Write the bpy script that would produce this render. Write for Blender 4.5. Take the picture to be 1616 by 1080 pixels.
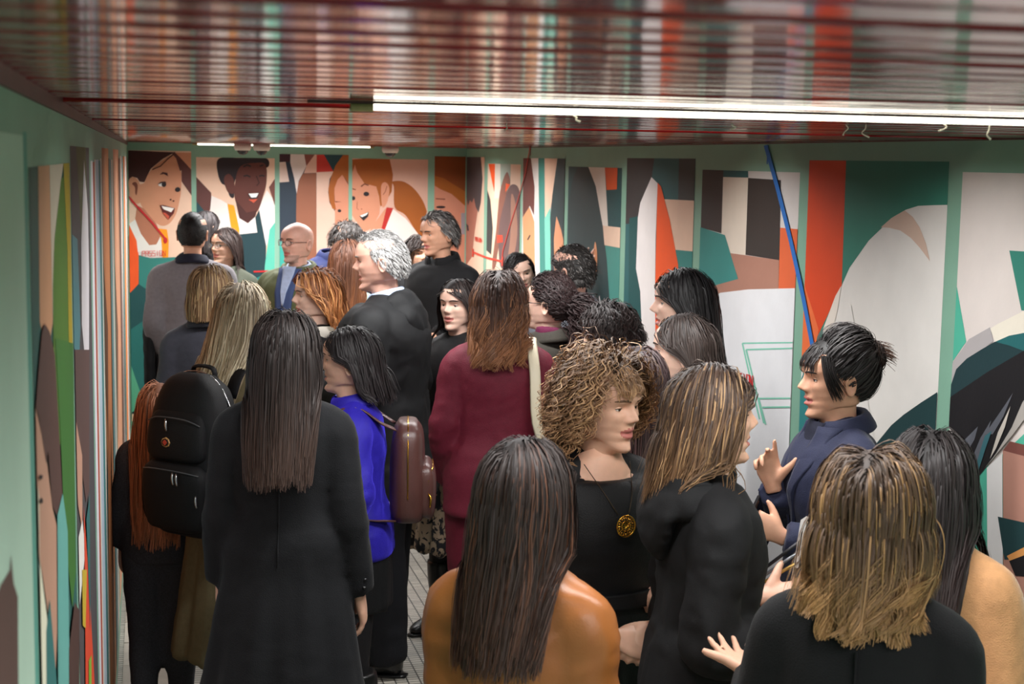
import bpy, bmesh, math, random
import numpy as np
from mathutils import Vector, Matrix, Euler

# ------------------------------------------------------------------ scene, camera, light
scene = bpy.context.scene
for o in list(bpy.data.objects):
    bpy.data.objects.remove(o, do_unlink=True)
COL = scene.collection
rng = np.random.RandomState(11)
random.seed(11)

FOCAL = 2376.0                      # focal length in pixels of the 1616 x 1080 frame
YAW, PITCH, ROLL = 0.23836, 0.12032, 0.01616
CAM = np.array([0.0, 0.0, 2.10])
_f = np.array([math.sin(YAW)*math.cos(PITCH), math.cos(YAW)*math.cos(PITCH), -math.sin(PITCH)])
_r0 = np.array([math.cos(YAW), -math.sin(YAW), 0.0])
_u0 = np.cross(_r0, _f)
_r = math.cos(ROLL)*_r0 + math.sin(ROLL)*_u0
_u = -math.sin(ROLL)*_r0 + math.cos(ROLL)*_u0
cam_d = bpy.data.cameras.new('camera')
cam_d.sensor_fit = 'HORIZONTAL'; cam_d.sensor_width = 36.0
cam_d.lens = 36.0*FOCAL/1616.0
cam_d.clip_start = 0.02; cam_d.clip_end = 60
cam_d.dof.use_dof = True; cam_d.dof.focus_distance = 4.4; cam_d.dof.aperture_fstop = 8.5
cam = bpy.data.objects.new('camera', cam_d); COL.objects.link(cam)
cam.matrix_world = Matrix(((_r[0], _u[0], -_f[0], CAM[0]), (_r[1], _u[1], -_f[1], CAM[1]), (_r[2], _u[2], -_f[2], CAM[2]), (0, 0, 0, 1)))
scene.camera = cam

world = bpy.data.worlds.new('world'); scene.world = world; world.use_nodes = True
world.node_tree.nodes['Background'].inputs[0].default_value = (0.6, 0.65, 0.7, 1)
world.node_tree.nodes['Background'].inputs[1].default_value = 0.3   # daylight down the open stair end behind the viewer
vs = scene.view_settings
vs.view_transform = 'Standard'; vs.look = 'None'; vs.gamma = 1.0; vs.exposure = 0.93; vs.use_curve_mapping = False
scene.cycles.max_bounces = 7; scene.cycles.diffuse_bounces = 4; scene.cycles.glossy_bounces = 3
scene.cycles.use_denoising = True
scene.cycles.sample_clamp_indirect = 4.0

CEIL = 2.185; XL = -0.14; XR = 2.43; YF = 11.59; YB = -2.0
# fluorescent battens: recessed in the slatted ceiling, running across the passage
LAMPS = [(-0.95, 0.30, 1.98, 1.3), (0.55, 0.34, 1.98, 1.7), (2.55, 0.30, 1.98, 0.7), (3.95, 0.30, 1.98, 1), (5.65, 0.30, 1.98, 1), (7.4, 0.30, 1.98, 1), (9.2, 0.30, 1.98, 1.7), (10.6, 0.30, 1.98, 2.0)]  # slot just past the hanging tube is unseen, added to supply its light
HANG = [(2.33, 0.34, 1.84), (11.25, 0.36, 1.62)]
LAMP_W = 17.0
def area(name, x0, x1, y, z, w, power):
    d = bpy.data.lights.new(name, 'AREA'); d.shape = 'RECTANGLE'; d.size = x1-x0; d.size_y = w
    d.spread = math.radians(163); d.energy = power; d.color = (0.985, 0.985, 0.985)
    o = bpy.data.objects.new(name, d); COL.objects.link(o); o.location = ((x0+x1)/2, y, z)
    return o
for i, (y, x0, x1, k) in enumerate(LAMPS):
    area('lamp_light', x0, x1, y, CEIL+0.012, 0.05, LAMP_W*k)

# ------------------------------------------------------------------ helpers
def lin(c):
    return tuple((v/255/12.92 if v/255 <= 0.04045 else ((v/255+0.055)/1.055)**2.4) for v in c)

def ray(px, py):
    return _f + (px-808.0)/FOCAL*_r - (py-540.0)/FOCAL*_u
def hit(px, py, ax, v):
    d = ray(px, py); t = (v-CAM[ax])/d[ax]
    return CAM + t*d

MATS = {}
def mat(name, rgb, rough=0.6, metal=0.0, spec=0.5, noise=0.0, nscale=30.0, bump=0.0, bscale=200.0, sheen=0.0, coat=0.0, sss=0.0, emit=0.0, stretch=None, trans=0.0, sheen_tint=None, detail=3.0):
    if name in MATS: return MATS[name]
    m = bpy.data.materials.new(name); m.use_nodes = True
    nt = m.node_tree; b = nt.nodes['Principled BSDF']
    c = lin(rgb)
    b.inputs['Base Color'].default_value = (*c, 1); b.inputs['Roughness'].default_value = rough
    b.inputs['Metallic'].default_value = metal; b.inputs['Specular IOR Level'].default_value = spec
    if sheen:
        b.inputs['Sheen Weight'].default_value = sheen; b.inputs['Sheen Roughness'].default_value = 0.35
        if sheen_tint: b.inputs['Sheen Tint'].default_value = (*lin(sheen_tint), 1)
    if coat: b.inputs['Coat Weight'].default_value = coat; b.inputs['Coat Roughness'].default_value = 0.08
    if sss:
        b.inputs['Subsurface Weight'].default_value = sss; b.inputs['Subsurface Radius'].default_value = (0.012, 0.005, 0.003)
        b.inputs['Subsurface Scale'].default_value = 1.0
    if emit:
        b.inputs['Emission Color'].default_value = (*c, 1); b.inputs['Emission Strength'].default_value = emit
    if trans: b.inputs['Transmission Weight'].default_value = trans
    if noise or bump:
        tc = nt.nodes.new('ShaderNodeTexCoord'); mp = nt.nodes.new('ShaderNodeMapping')
        nt.links.new(tc.outputs['Object'], mp.inputs[0])
        if stretch: mp.inputs['Scale'].default_value = stretch
        if noise:
            n = nt.nodes.new('ShaderNodeTexNoise'); n.inputs['Scale'].default_value = nscale; n.inputs['Detail'].default_value = detail
            nt.links.new(mp.outputs[0], n.inputs['Vector'])
            r = nt.nodes.new('ShaderNodeMapRange'); r.inputs[1].default_value = 0.25; r.inputs[2].default_value = 0.75
            r.inputs[3].default_value = 1-noise; r.inputs[4].default_value = 1+noise
            nt.links.new(n.outputs['Fac'], r.inputs[0])
            mx = nt.nodes.new('ShaderNodeVectorMath'); mx.operation = 'SCALE'; mx.inputs[0].default_value = c
            nt.links.new(r.outputs[0], mx.inputs['Scale']); nt.links.new(mx.outputs[0], b.inputs['Base Color'])
        if bump:
            n2 = nt.nodes.new('ShaderNodeTexNoise'); n2.inputs['Scale'].default_value = bscale; n2.inputs['Detail'].default_value = 4
            nt.links.new(mp.outputs[0], n2.inputs['Vector'])
            bp = nt.nodes.new('ShaderNodeBump'); bp.inputs['Strength'].default_value = bump; bp.inputs['Distance'].default_value = 0.01
            nt.links.new(n2.outputs['Fac'], bp.inputs['Height']); nt.links.new(bp.outputs[0], b.inputs['Normal'])
    MATS[name] = m
    return m

def mesh_obj(name, verts, faces, m, parent=None, smooth=True, mats=None, midx=None):
    me = bpy.data.meshes.new(name)
    if isinstance(faces, np.ndarray):
        nf = len(faces); me.vertices.add(len(verts)); me.vertices.foreach_set('co', np.asarray(verts, dtype=np.float32).ravel())
        me.loops.add(nf*4); me.loops.foreach_set('vertex_index', faces.astype(np.int32).ravel())
        me.polygons.add(nf); me.polygons.foreach_set('loop_start', np.arange(0, nf*4, 4, dtype=np.int32))
        me.update(calc_edges=True)
    else: me.from_pydata([tuple(v) for v in verts] if not isinstance(verts, np.ndarray) else verts.tolist(), [], faces)
    for mm in (mats or [m]): me.materials.append(mm)
    if midx is not None: me.polygons.foreach_set('material_index', np.asarray(midx, dtype=np.int32))
    if smooth: me.polygons.foreach_set('use_smooth', np.ones(len(me.polygons), dtype=bool))
    me.update()
    o = bpy.data.objects.new(name, me); COL.objects.link(o)
    if parent is not None: o.parent = parent
    return o

def box_vf(lo, hi):
    x0, y0, z0 = lo; x1, y1, z1 = hi
    v = [(x0,y0,z0),(x1,y0,z0),(x1,y1,z0),(x0,y1,z0),(x0,y0,z1),(x1,y0,z1),(x1,y1,z1),(x0,y1,z1)]
    f = [(0,3,2,1),(4,5,6,7),(0,1,5,4),(1,2,6,5),(2,3,7,6),(3,0,4,7)]
    return v, f
def box(name, lo, hi, m, parent=None, smooth=False):
    v, f = box_vf(lo, hi)
    return mesh_obj(name, v, f, m, parent, smooth)
def bevel_box(name, lo, hi, m, parent=None, bev=0.004, seg=2):
    o = box(name, lo, hi, m, parent)
    bm = bmesh.new(); bm.from_mesh(o.data)
    bmesh.ops.bevel(bm, geom=list(bm.edges), offset=bev, segments=seg, affect='EDGES', profile=0.5)
    bm.to_mesh(o.data); bm.free()
    return o
def thing(name, label, cat, loc=(0, 0, 0), rz=0.0, group=None):
    o = bpy.data.objects.new(name, None); COL.objects.link(o); o.empty_display_size = 0.1
    o.location = loc; o.rotation_euler = (0, 0, rz); o['label'] = label; o['category'] = cat
    if group: o['group'] = group
    return o
def tag(o, label, cat, group=None):
    o['label'] = label; o['category'] = cat
    if group: o['group'] = group
    return o
def struct(o, label=None):
    o['kind'] = 'structure'
    if label: o['label'] = label
    return o

# ------------------------------------------------------------------ the passage: walls, floor, ceiling
WALLC = (128, 172, 150)
m_wall = mat('green_wall_paint', WALLC, 0.55, noise=0.05, nscale=6, bump=0.05, bscale=90)
m_conc = mat('pale_plaster', (150, 150, 140), 0.8, noise=0.08, nscale=5)
T = 0.12
wall_left = struct(box('wall_left', (XL-T, YB, 0), (XL, YF+T, CEIL+0.2), m_wall), 'green painted passage wall with tall mural panels seen edge on')
wall_far = struct(box('wall_far', (XL, YF, 0), (XR, YF+T, CEIL+0.2), m_wall), 'green end wall of the passage with painted faces')
wall_right = struct(box('wall_right', (XR, YB, 0), (XR+T, YF+T, CEIL+0.2), m_wall), 'green passage wall with abstract mural panels')
wall_back = struct(box('wall_back', (XL, YB-T, 0), (XR, YB, 0.25), m_conc), 'low plaster sill at the open stair end of the passage')

# floor of small rectangular mosaic with recessed joints
mf = bpy.data.materials.new('mosaic_floor'); mf.use_nodes = True
nt = mf.node_tree; b = nt.nodes['Principled BSDF']
tc = nt.nodes.new('ShaderNodeTexCoord'); br = nt.nodes.new('ShaderNodeTexBrick')
br.offset = 0.0; br.inputs['Scale'].default_value = 1.0; br.inputs['Brick Width'].default_value = 0.05; br.inputs['Row Height'].default_value = 0.026
br.inputs['Mortar Size'].default_value = 0.0035; br.inputs['Mortar Smooth'].default_value = 0.3
br.inputs['Color1'].default_value = (*lin((176, 170, 158)), 1); br.inputs['Color2'].default_value = (*lin((150, 146, 136)), 1); br.inputs['Mortar'].default_value = (*lin((62, 60, 56)), 1)
nt.links.new(tc.outputs['Object'], br.inputs['Vector']); nt.links.new(br.outputs['Color'], b.inputs['Base Color'])
bp = nt.nodes.new('ShaderNodeBump'); bp.inputs['Strength'].default_value = 0.6; bp.inputs['Distance'].default_value = 0.003; bp.invert = True
nt.links.new(br.outputs['Fac'], bp.inputs['Height']); nt.links.new(bp.outputs[0], b.inputs['Normal'])
b.inputs['Roughness'].default_value = 0.5
floor = struct(box('floor', (XL, YB, -0.1), (XR, YF, 0.0), mf), 'floor of small grey mosaic with a paler tile border')
# border of larger pale tiles along the green wall
m_bt = [mat('border_tile_%s' % n, c, 0.5, noise=0.1, nscale=18) for n, c in (('a', (168, 158, 146)), ('b', (152, 144, 134)), ('c', (180, 170, 158)))]
y = 3.2; tile_me = None
while y < YF-0.3:
    v, f = box_vf((XL+0.02, y+0.004, -0.002), (XL+0.30, y+0.296, 0.004+0.002*rng.rand()))
    mesh_obj('border_tile', v, f, m_bt[rng.randint(3)], floor, smooth=False)
    y += 0.3
# ceiling: void above, then one lacquered slat after the other across the passage
m_void = mat('ceiling_void', (30, 12, 12), 0.9)
ceiling = struct(box('ceiling', (XL, YB, CEIL+0.14), (XR, YF, CEIL+0.2), m_void), 'low ceiling of glossy dark red metal slats')
mslat = bpy.data.materials.new('red_lacquered_slat'); mslat.use_nodes = True
nt = mslat.node_tree; b = nt.nodes['Principled BSDF']
oi = nt.nodes.new('ShaderNodeObjectInfo'); rmp = nt.nodes.new('ShaderNodeValToRGB')
rmp.color_ramp.elements[0].color = (*lin((100, 16, 18)), 1); rmp.color_ramp.elements[1].color = (*lin((126, 22, 24)), 1)
nt.links.new(oi.outputs['Random'], rmp.inputs[0]); nt.links.new(rmp.outputs[0], b.inputs['Base Color'])
b.inputs['Roughness'].default_value = 0.10; b.inputs['Specular IOR Level'].default_value = 0.22
tc = nt.nodes.new('ShaderNodeTexCoord'); n = nt.nodes.new('ShaderNodeTexNoise'); mp = nt.nodes.new('ShaderNodeMapping'); mp.inputs['Scale'].default_value = (4, 14, 4)
nt.links.new(tc.outputs['Object'], mp.inputs[0]); nt.links.new(mp.outputs[0], n.inputs['Vector']); n.inputs['Scale'].default_value = 1.0
bp = nt.nodes.new('ShaderNodeBump'); bp.inputs['Strength'].default_value = 0.05; bp.inputs['Distance'].default_value = 0.02
nt.links.new(n.outputs['Fac'], bp.inputs['Height']); nt.links.new(bp.outputs[0], b.inputs['Normal'])
# slat section: shallow U with rounded lips
def slat_mesh():
    prof = [(-0.043, 0.018), (-0.0435, 0.004), (-0.040, 0.0008), (-0.030, 0.0), (0.030, 0.0), (0.040, 0.0008), (0.0435, 0.004), (0.043, 0.018), (0.0415, 0.018), (0.0415, 0.003), (-0.0415, 0.003), (-0.0415, 0.018)]
    L = XR-XL-0.01; v = []; n = len(prof)
    for x in (0.005, 0.005+L):
        v += [(x, p, z) for p, z in prof]
    f = [(i, (i+1) % n, n+(i+1) % n, n+i) for i in range(n)] + [tuple(range(n)), tuple(range(2*n-1, n-1, -1))]
    me = bpy.data.meshes.new('ceiling_slat'); me.from_pydata(v, [], f); me.materials.append(mslat); me.update()
    return me
slat_me = slat_mesh()
gaps = [l[0] for l in LAMPS]
y = -1.5
while y < YF-0.04:
    if all(abs(y-g) > 0.085 for g in gaps):
        o = bpy.data.objects.new('ceiling_slat', slat_me); COL.objects.link(o); o.parent = ceiling
        o.location = (XL, y, CEIL+rng.randn()*0.0005); o.rotation_euler = (rng.randn()*0.0035, rng.randn()*0.0004, rng.randn()*0.0008)
    y += 0.1
m_trim = mat('dark_red_trim', (70, 26, 22), 0.5, noise=0.3, nscale=10, stretch=(1, 1, 4))
struct(box('trim_1', (XL, YB, CEIL-0.020), (XL+0.005, YF, CEIL+0.01), m_trim), 'dark red edge strip where the slats meet the wall')
struct(box('trim_2', (XR-0.006, YB, CEIL-0.004), (XR, YF, CEIL+0.02), m_trim), 'thin dark edge strip above the abstract mural')

# lamps
m_house = mat('lamp_housing', (190, 188, 180), 0.5)
m_tube = mat('lit_tube', (255, 244, 220), 0.4, emit=5.0)
m_hang = mat('bare_lit_tube', (255, 246, 226), 0.4, emit=3.2)
m_cap = mat('lamp_cap', (150, 140, 90), 0.5, noise=0.3, nscale=40)
def tube_x(name, x0, x1, y, z, r, m, parent, n=14):
    v = []; f = []
    for x in (x0, x1):
        v += [(x, y+r*math.cos(a), z+r*math.sin(a)) for a in np.linspace(0, 2*math.pi, n, endpoint=False)]
    f = [(i, (i+1) % n, n+(i+1) % n, n+i) for i in range(n)] + [tuple(range(n))[::-1], tuple(range(n, 2*n))]
    return mesh_obj(name, v, f, m, parent, smooth=False)
ords = ['third', 'fourth', 'fifth', 'sixth']
for i, (y, x0, x1, k) in enumerate(LAMPS):
    if y < 2: lab = ['recessed fluorescent lamp behind the viewer', 'recessed fluorescent lamp just above the viewer'][i]
    else: lab = 'recessed fluorescent lamp hidden between red slats, %s slot counted from the hanging tube' % ['added for light, first', 'second', 'third', 'fourth', 'fifth', 'sixth'][i-2]
    t = thing('ceiling_lamp', lab, 'lamp', (0, y, CEIL+0.14))
    v, f = box_vf((x0-0.05, -0.06, -0.045), (x1+0.05, 0.06, 0.0)); mesh_obj('housing', v, f, m_house, t, smooth=False)
    tube_x('fluorescent_tube', x0, x1, 0, -0.075, 0.013, m_tube, t)
    for s, x in ((-1, x0), (1, x1)):
        tube_x('end_cap', x-0.02, x+0.02, 0, -0.075, 0.015, m_cap, t)
for (y, x0, x1), lab in zip(HANG, ('lit fluorescent tube hanging just under the red slats, nearest', 'lit fluorescent tube at the far end wall')):
    t = thing('ceiling_lamp', lab, 'lamp', (0, y, CEIL))
    tube_x('fluorescent_tube', x0, x1, 0, -0.0060, 0.0062, m_hang, t)
    tube_x('end_cap', x0-0.035, x0, 0, -0.0075, 0.0075, m_cap, t); tube_x('end_cap', x1, x1+0.03, 0, -0.0075, 0.0075, m_cap, t)
    v, f = box_vf((x0-0.1, -0.012, -0.003), (x1+0.04, 0.012, 0.003)); mesh_obj('housing', v, f, mat('slot_dark', (60, 40, 34), 0.6), t, smooth=False)
# ------------------------------------------------------------------ the mural, painted on the three walls
VIEWS = {  # zoom frames in which outlines were read: x0, y0, scale
 'A': (180, 220, 4.5), 'B': (400, 220, 4.0), 'C': (700, 220, 4.0), 'D': (960, 220, 4.5), 'E': (420, 220, 9.0), 'F': (1216, 220, 3.6),
 'G': (1216, 480, 3.6), 'H': (180, 560, 6.75), 'I': (1116, 660, 2.572), 'J': (0, 100, 2.159), 'K': (0, 580, 2.158), 'P': (200, 380, 4.0), 'Q': (980, 500, 2.4545), 'X': (0, 0, 1.0), 'N': (180, 210, 9.0)}
WALLS = {'far': (1, YF, wall_far), 'right': (0, XR, wall_right), 'left': (0, XL, wall_left)}
def smooth_poly(p, n=5):
    p = np.array(p, float); k = len(p); out = []
    for i in range(k):
        a, b_, c, d = p[i-1], p[i], p[(i+1) % k], p[(i+2) % k]
        for t in np.linspace(0, 1, n, endpoint=False):
            out.append(0.5*((2*b_)+(-a+c)*t+(2*a-5*b_+4*c-d)*t*t+(-a+3*b_-3*c+d)*t**3))
    return np.array(out)
def ell(cx, cy, rx, ry, n=18):
    return [(cx+rx*math.cos(a), cy+ry*math.sin(a)) for a in np.linspace(0, 2*math.pi, n, endpoint=False)]
def stroke(pts, w):
    pts = np.array(pts, float); L = []; R_ = []
    for i in range(len(pts)):
        t = pts[min(i+1, len(pts)-1)]-pts[max(i-1, 0)]; t /= np.linalg.norm(t)+1e-9
        nrm = np.array([-t[1], t[0]])*w/2
        L.append(pts[i]+nrm); R_.append(pts[i]-nrm)
    return L+R_[::-1]
PAINT = {}
def paint(rgb):
    k = 'paint_%02x%02x%02x' % rgb
    return mat(k, rgb, 0.6, spec=0.3, noise=0.035, nscale=9, bump=0.04, bscale=70)
class Panel:
    """A painted panel of the mural: a ground colour rectangle on the wall and shapes painted over it."""
    def __init__(self, wall, x0, x1, ytop, rgb, zbot=0.06):
        self.ax, self.v, par = WALLS[wall]; self.wall = wall; self.k = 0
        self.sgn = {'far': (0, -1, 0), 'right': (-1, 0, 0), 'left': (1, 0, 0)}[wall]
        yc = 330 if wall != 'left' else 400
        a = hit(x0, ytop, self.ax, self.v); b_ = hit(x1, ytop, self.ax, self.v)
        zt = (a[2]+b_[2])/2
        u = 1-self.ax
        self.u0, self.u1, self.zt = min(a[u], b_[u]), max(a[u], b_[u]), zt
        pts = [self.w(self.u0, zbot), self.w(self.u1, zbot), self.w(self.u1, zt), self.w(self.u0, zt)]
        self.o = self._mk('mural_panel', pts, rgb, par)
    def w(self, u, z):
        off = 0.0006+0.00035*self.k
        p = [u, u, z]; p[self.ax] = self.v; 
        return (p[0]+self.sgn[0]*off, p[1]+self.sgn[1]*off, z)
    def _mk(self, name, pts, rgb, parent):
        o = mesh_obj(name, pts, [tuple(range(len(pts)))], paint(rgb), parent, smooth=False)
        return o
    def s(self, view, rgb, *pts, sm=False, clip=True):
        x0, y0, sc = VIEWS[view]
        self.k += 1
        if len(pts) == 1: pts = pts[0]
        if sm: pts = smooth_poly(pts)
        out = []
        for (a, b_) in pts:
            h = hit(x0+a/sc, y0+b_/sc, self.ax, self.v); u = h[1-self.ax]; z = h[2]
            if clip: u = min(max(u, self.u0), self.u1); z = min(max(z, 0.06), self.zt)
            out.append(self.w(u, z))
        self._mk('painted_shape', out, rgb, self.o)
LET = {'P': [((0,0),(0,1)), ((0,1),(1,1)), ((1,1),(1,.5)), ((1,.5),(0,.5))], 'A': [((0,0),(0,1)), ((0,1),(1,1)), ((1,1),(1,0)), ((0,.5),(1,.5))],
       'S': [((1,1),(0,1)), ((0,1),(0,.5)), ((0,.5),(1,.5)), ((1,.5),(1,0)), ((1,0),(0,0))], 'I': [((.5,0),(.5,1))], 'O': [((0,0),(0,1)), ((0,1),(1,1)), ((1,1),(1,0)), ((1,0),(0,0))],
       'N': [((0,0),(0,1)), ((0,1),(1,0)), ((1,0),(1,1))], 'T': [((.5,0),(.5,1)), ((0,1),(1,1))], 'E': [((0,0),(0,1)), ((0,1),(1,1)), ((0,.5),(.8,.5)), ((0,0),(1,0))]}
def lettering(P, view, word, x0, y0, x1, y1, h, rgb, wfrac=0.16):
    """block letters along the line x0,y0 -> x1,y1 (baseline), height h, all in zoom units"""
    n = len(word); dx, dy = (x1-x0)/n, (y1-y0)/n
    for i, ch in enumerate(word):
        for (a, b_) in LET[ch]:
            q = [(x0+dx*(i+0.72*t[0]), y0+dy*(i+0.72*t[0])-h*t[1]) for t in (a, b_)]
            d = np.array(q[1])-np.array(q[0]); d = d/np.linalg.norm(d)*h*wfrac*0.4
            P.s(view, rgb, stroke([np.array(q[0])-d, np.array(q[1])+d], h*wfrac))

BEIGE = (226, 192, 168); WHITE = (226, 220, 214); SKIN = (206, 146, 114); DKB = (66, 36, 34); TEAL = (52, 122, 114); DKT = (34, 74, 76); ORANGE = (236, 88, 38)
INK = (40, 34, 36); GINGER = (158, 88, 34); MINT = (120, 190, 166); MAROON = (94, 58, 54); CHAR = (62, 58, 58)
# --- far wall
P = Panel('far', 202, 301.5, 238, BEIGE, 0.2)
P.s('A', SKIN, (430,95),(550,95),(550,215),(470,150))
P.s('A', DKB, (98,78),(430,92),(345,140),(260,210),(215,305),(180,300),(165,275),(130,265),(105,290),(98,600))
P.s('A', SKIN, [(215,308),(240,250),(290,190),(350,145),(420,108),(450,150),(475,230),(478,300),(474,380),(466,430),(440,530),(390,600),(330,612),(260,560),(200,480),(180,420),(178,330)], sm=True)
P.s('A', MAROON, (430,92),(470,130),(550,215),(550,400),(480,300),(478,215),(455,150))
P.s('A', (178, 116, 90), (165,470),(210,490),(300,600),(335,690),(300,745),(240,755),(190,700),(150,560))
P.s('A', WHITE, (100,600),(150,570),(190,670),(250,752),(300,748),(330,690),(345,780),(345,880),(170,830),(120,640))
P.s('A', (236, 96, 44), (100,605),(160,720),(172,830),(176,1040),(100,1080))
P.s('A', (228, 66, 30), (100,900),(172,830),(176,1040),(100,1080))
P.s('A', (240, 152, 32), (302,632),(375,640),(388,720),(385,860),(345,860),(335,700))
P.s('A', SKIN, [(103,300),(130,268),(165,285),(185,330),(180,400),(185,450),(150,450),(115,400)], sm=True)
P.s('A', (120, 66, 50), [(128,315),(152,303),(168,330),(160,395),(150,380),(148,340)], sm=True)
P.s('A', DKB, (322,252),(345,232),(378,238),(384,262),(352,246))
P.s('A', WHITE, ell(335, 322, 20, 13)); P.s('A', INK, ell(354, 320, 17, 19)); P.s('A', INK, ell(452, 357, 19, 17))
P.s('A', DKB, (308,322),(330,302),(362,298),(372,308),(340,310))
P.s('A', DKB, ell(402, 428, 7, 5)); P.s('A', DKB, ell(422, 438, 7, 5))
P.s('A', (90, 34, 32), [(325,468),(350,466),(432,490),(425,525),(385,572),(345,520)]); P.s('A', (236,232,226), (336,473),(426,490),(405,518),(352,496)); P.s('A', (196, 84, 62), (342,520),(364,522),(392,545),(386,570))
P.s('A', (190, 38, 44), stroke([(100,405),(130,440),(200,515),(270,590),(370,715)], 14))
P.s('A', (190, 38, 44), ell(365, 718, 14, 22))
P.s('A', DKB, stroke([(270,215),(330,190),(380,140),(420,108)], 8)); P.s('A', MAROON, stroke([(420,95),(450,130),(478,220)], 22))
P.s('P', DKT, (0,70),(75,90),(110,110),(400,110),(400,1100),(0,1100))
P.s('P', ORANGE, (0,330),(75,272),(75,80),(0,-40))
P.s('P', TEAL, (75,90),(150,110),(400,100),(400,420),(160,330),(78,275))
P.s('P', (40, 104, 100), (25,560),(105,505),(160,500),(400,640),(400,1100),(20,1100))
P.s('P', ORANGE, (105,500),(160,495),(185,650),(125,895))
P.s('H', (88, 164, 130), (170,100),(183,120),(335,555),(170,615))
P.s('H', (30, 48, 50), (170,612),(445,508),(470,575),(390,620),(250,636),(170,620))
P.s('H', (196, 132, 100), (445,508),(700,400),(700,560),(470,640))
P.s('H', (232, 190, 156), (170,628),(250,638),(390,622),(470,578),(460,650),(170,708))
P.s('H', (104, 178, 140), (170,708),(490,648),(800,640),(800,840),(170,842))
lettering(P, 'A', 'PASSION', 200, 830, 372, 826, 36, (206, 52, 46), 0.11)
P = Panel('far', 309.5, 433.5, 249, BEIGE, 0.2)
P.s('A', MAROON, (583,268),(690,380),(692,480),(660,540),(640,520),(583,450))
P.s('A', WHITE, (692,400),(760,430),(812,462),(830,620),(860,780),(860,900),(720,660),(680,530))
P.s('A', (36, 72, 78), (583,440),(650,520),(720,640),(790,700),(870,800),(900,6000),(583,6000))
P.s('A', WHITE, (1085,360),(1145,440),(1145,600),(1080,760),(1035,560),(1028,480))
P.s('A', (40, 32, 36), [(730,160),(770,128),(880,132),(1000,130),(1090,140),(1088,200),(960,200),(880,260),(855,310),(852,410),(822,405),(795,335),(762,310),(738,250)], sm=True)
P.s('A', (92, 50, 42), [(862,290),(900,190),(1000,168),(1075,180),(1083,300),(1060,400),(1015,515),(940,525),(862,440)], sm=True)
P.s('A', (92, 50, 42), [(780,280),(815,245),(850,290),(855,380),(805,370)], sm=True)
P.s('A', (72, 38, 34), (862,430),(940,520),(1015,505),(1000,560),(950,595),(890,560))
P.s('A', WHITE, (862,500),(890,560),(950,597),(1002,550),(1018,662),(888,676))
P.s('A', (244, 154, 30), (805,458),(852,470),(890,640),(888,820),(868,780),(830,620))
P.s('A', (32, 60, 66), (888,675),(1017,662),(1002,555),(1030,500),(1080,760),(1062,6000),(888,6000))
P.s('A', (92, 184, 162), (1150,590),(1150,6000),(1062,6000),(1070,900),(1105,640))
P.s('A', (110, 66, 58), (1100,340),(1150,280),(1150,470))
P.s('A', INK, (948,392),(1028,378),(1018,415),(980,430)); P.s('A', (240,238,234), (955,386),(1026,382),(1010,412),(975,414)); P.s('A', (196, 86, 62), (955,428),(1020,424),(990,452))
P.s('A', INK, stroke([(918,195),(945,182),(972,192)], 12)); P.s('A', INK, stroke([(920,262),(945,256),(968,268)], 10)); P.s('A', INK, stroke([(1030,262),(1050,256),(1068,262)], 9)); P.s('A', INK, stroke([(1035,190),(1060,182)], 10))
P.s('A', (60, 30, 28), stroke([(1010,260),(1030,310),(1012,330)], 8))
P.s('A', (190, 44, 44), stroke([(990,940),(1110,935)], 12))
P.s('A', (34, 120, 112), (1000,990),(1062,960),(1060,6000),(1000,6000))
P = Panel('far', 441, 550, 244, (44, 56, 68), 0.2)
P.s('E', (62, 36, 42), (180,200),(345,200),(332,322),(180,318))
P.s('E', (212, 190, 178), (180,325),(275,320),(327,602),(180,612))
P.s('E', (212, 200, 194), (345,200),(545,205),(570,380),(520,482),(460,592),(436,780),(400,560),(342,330))
P.s('E', (128, 74, 64), (540,200),(700,200),(570,382))
P.s('E', (210, 168, 150), (690,205),(716,210),(716,475),(535,482),(570,380))
P.s('E', (142, 90, 68), (520,488),(712,478),(712,6000),(395,6000),(430,800),(460,600))
P.s('E', (186, 54, 44), (716,210),(820,215),(955,458),(716,468))
P.s('E', (38, 70, 76), (820,210),(1100,215),(960,452))
P.s('E', (212, 178, 160), (714,468),(965,455),(900,560),(880,750),(900,900),(980,1030),(980,6000),(714,6000))
P.s('E', (202, 136, 108), (1080,500),(1180,650),(1180,6000),(985,6000),(975,880),(965,690),(1010,570))
P.s('E', GINGER, [(1090,205),(1185,215),(1185,420),(1180,650),(1150,600),(1080,505),(1015,570),(970,690),(968,860),(992,1000),(940,985),(892,850),(882,700),(920,540),(985,370)])
P.s('E', (120, 66, 40), (975,875),(1070,888),(985,897)); P.s('E', INK, ell(1040, 1015, 26, 22))
P.s('E', (58, 160, 146), (180,1450),(300,1450),(380,6000),(180,6000))
P = Panel('far', 556, 675.5, 251, (212, 172, 154), 0.2)
P.s('B', GINGER, [(872,268),(950,268),(1030,330),(1090,440),(1110,600),(1050,610),(960,480),(892,430),(886,300)], sm=True)
P.s('B', (206, 142, 112), [(622,200),(640,160),(660,215),(720,280),(775,296),(800,400),(795,470),(750,560),(700,582),(655,530),(622,480)])
P.s('B', (206, 142, 112), (740,560),(830,440),(850,425),(822,570),(740,600))
P.s('B', GINGER, [(622,128),(700,118),(860,126),(880,220),(872,330),(832,400),(802,425),(792,360),(775,298),(700,278),(655,210),(640,160),(622,210)])
P.s('B', (206, 142, 112), [(806,295),(836,272),(858,315),(842,400),(812,425)], sm=True); P.s('B', (150, 90, 66), stroke([(842,295),(832,330),(818,350)], 5))
P.s('B', (178, 44, 40), (840,430),(882,434),(826,580),(804,580))
P.s('B', WHITE, (880,440),(960,500),(1050,610),(1060,2400),(826,2400),(826,580))
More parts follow.
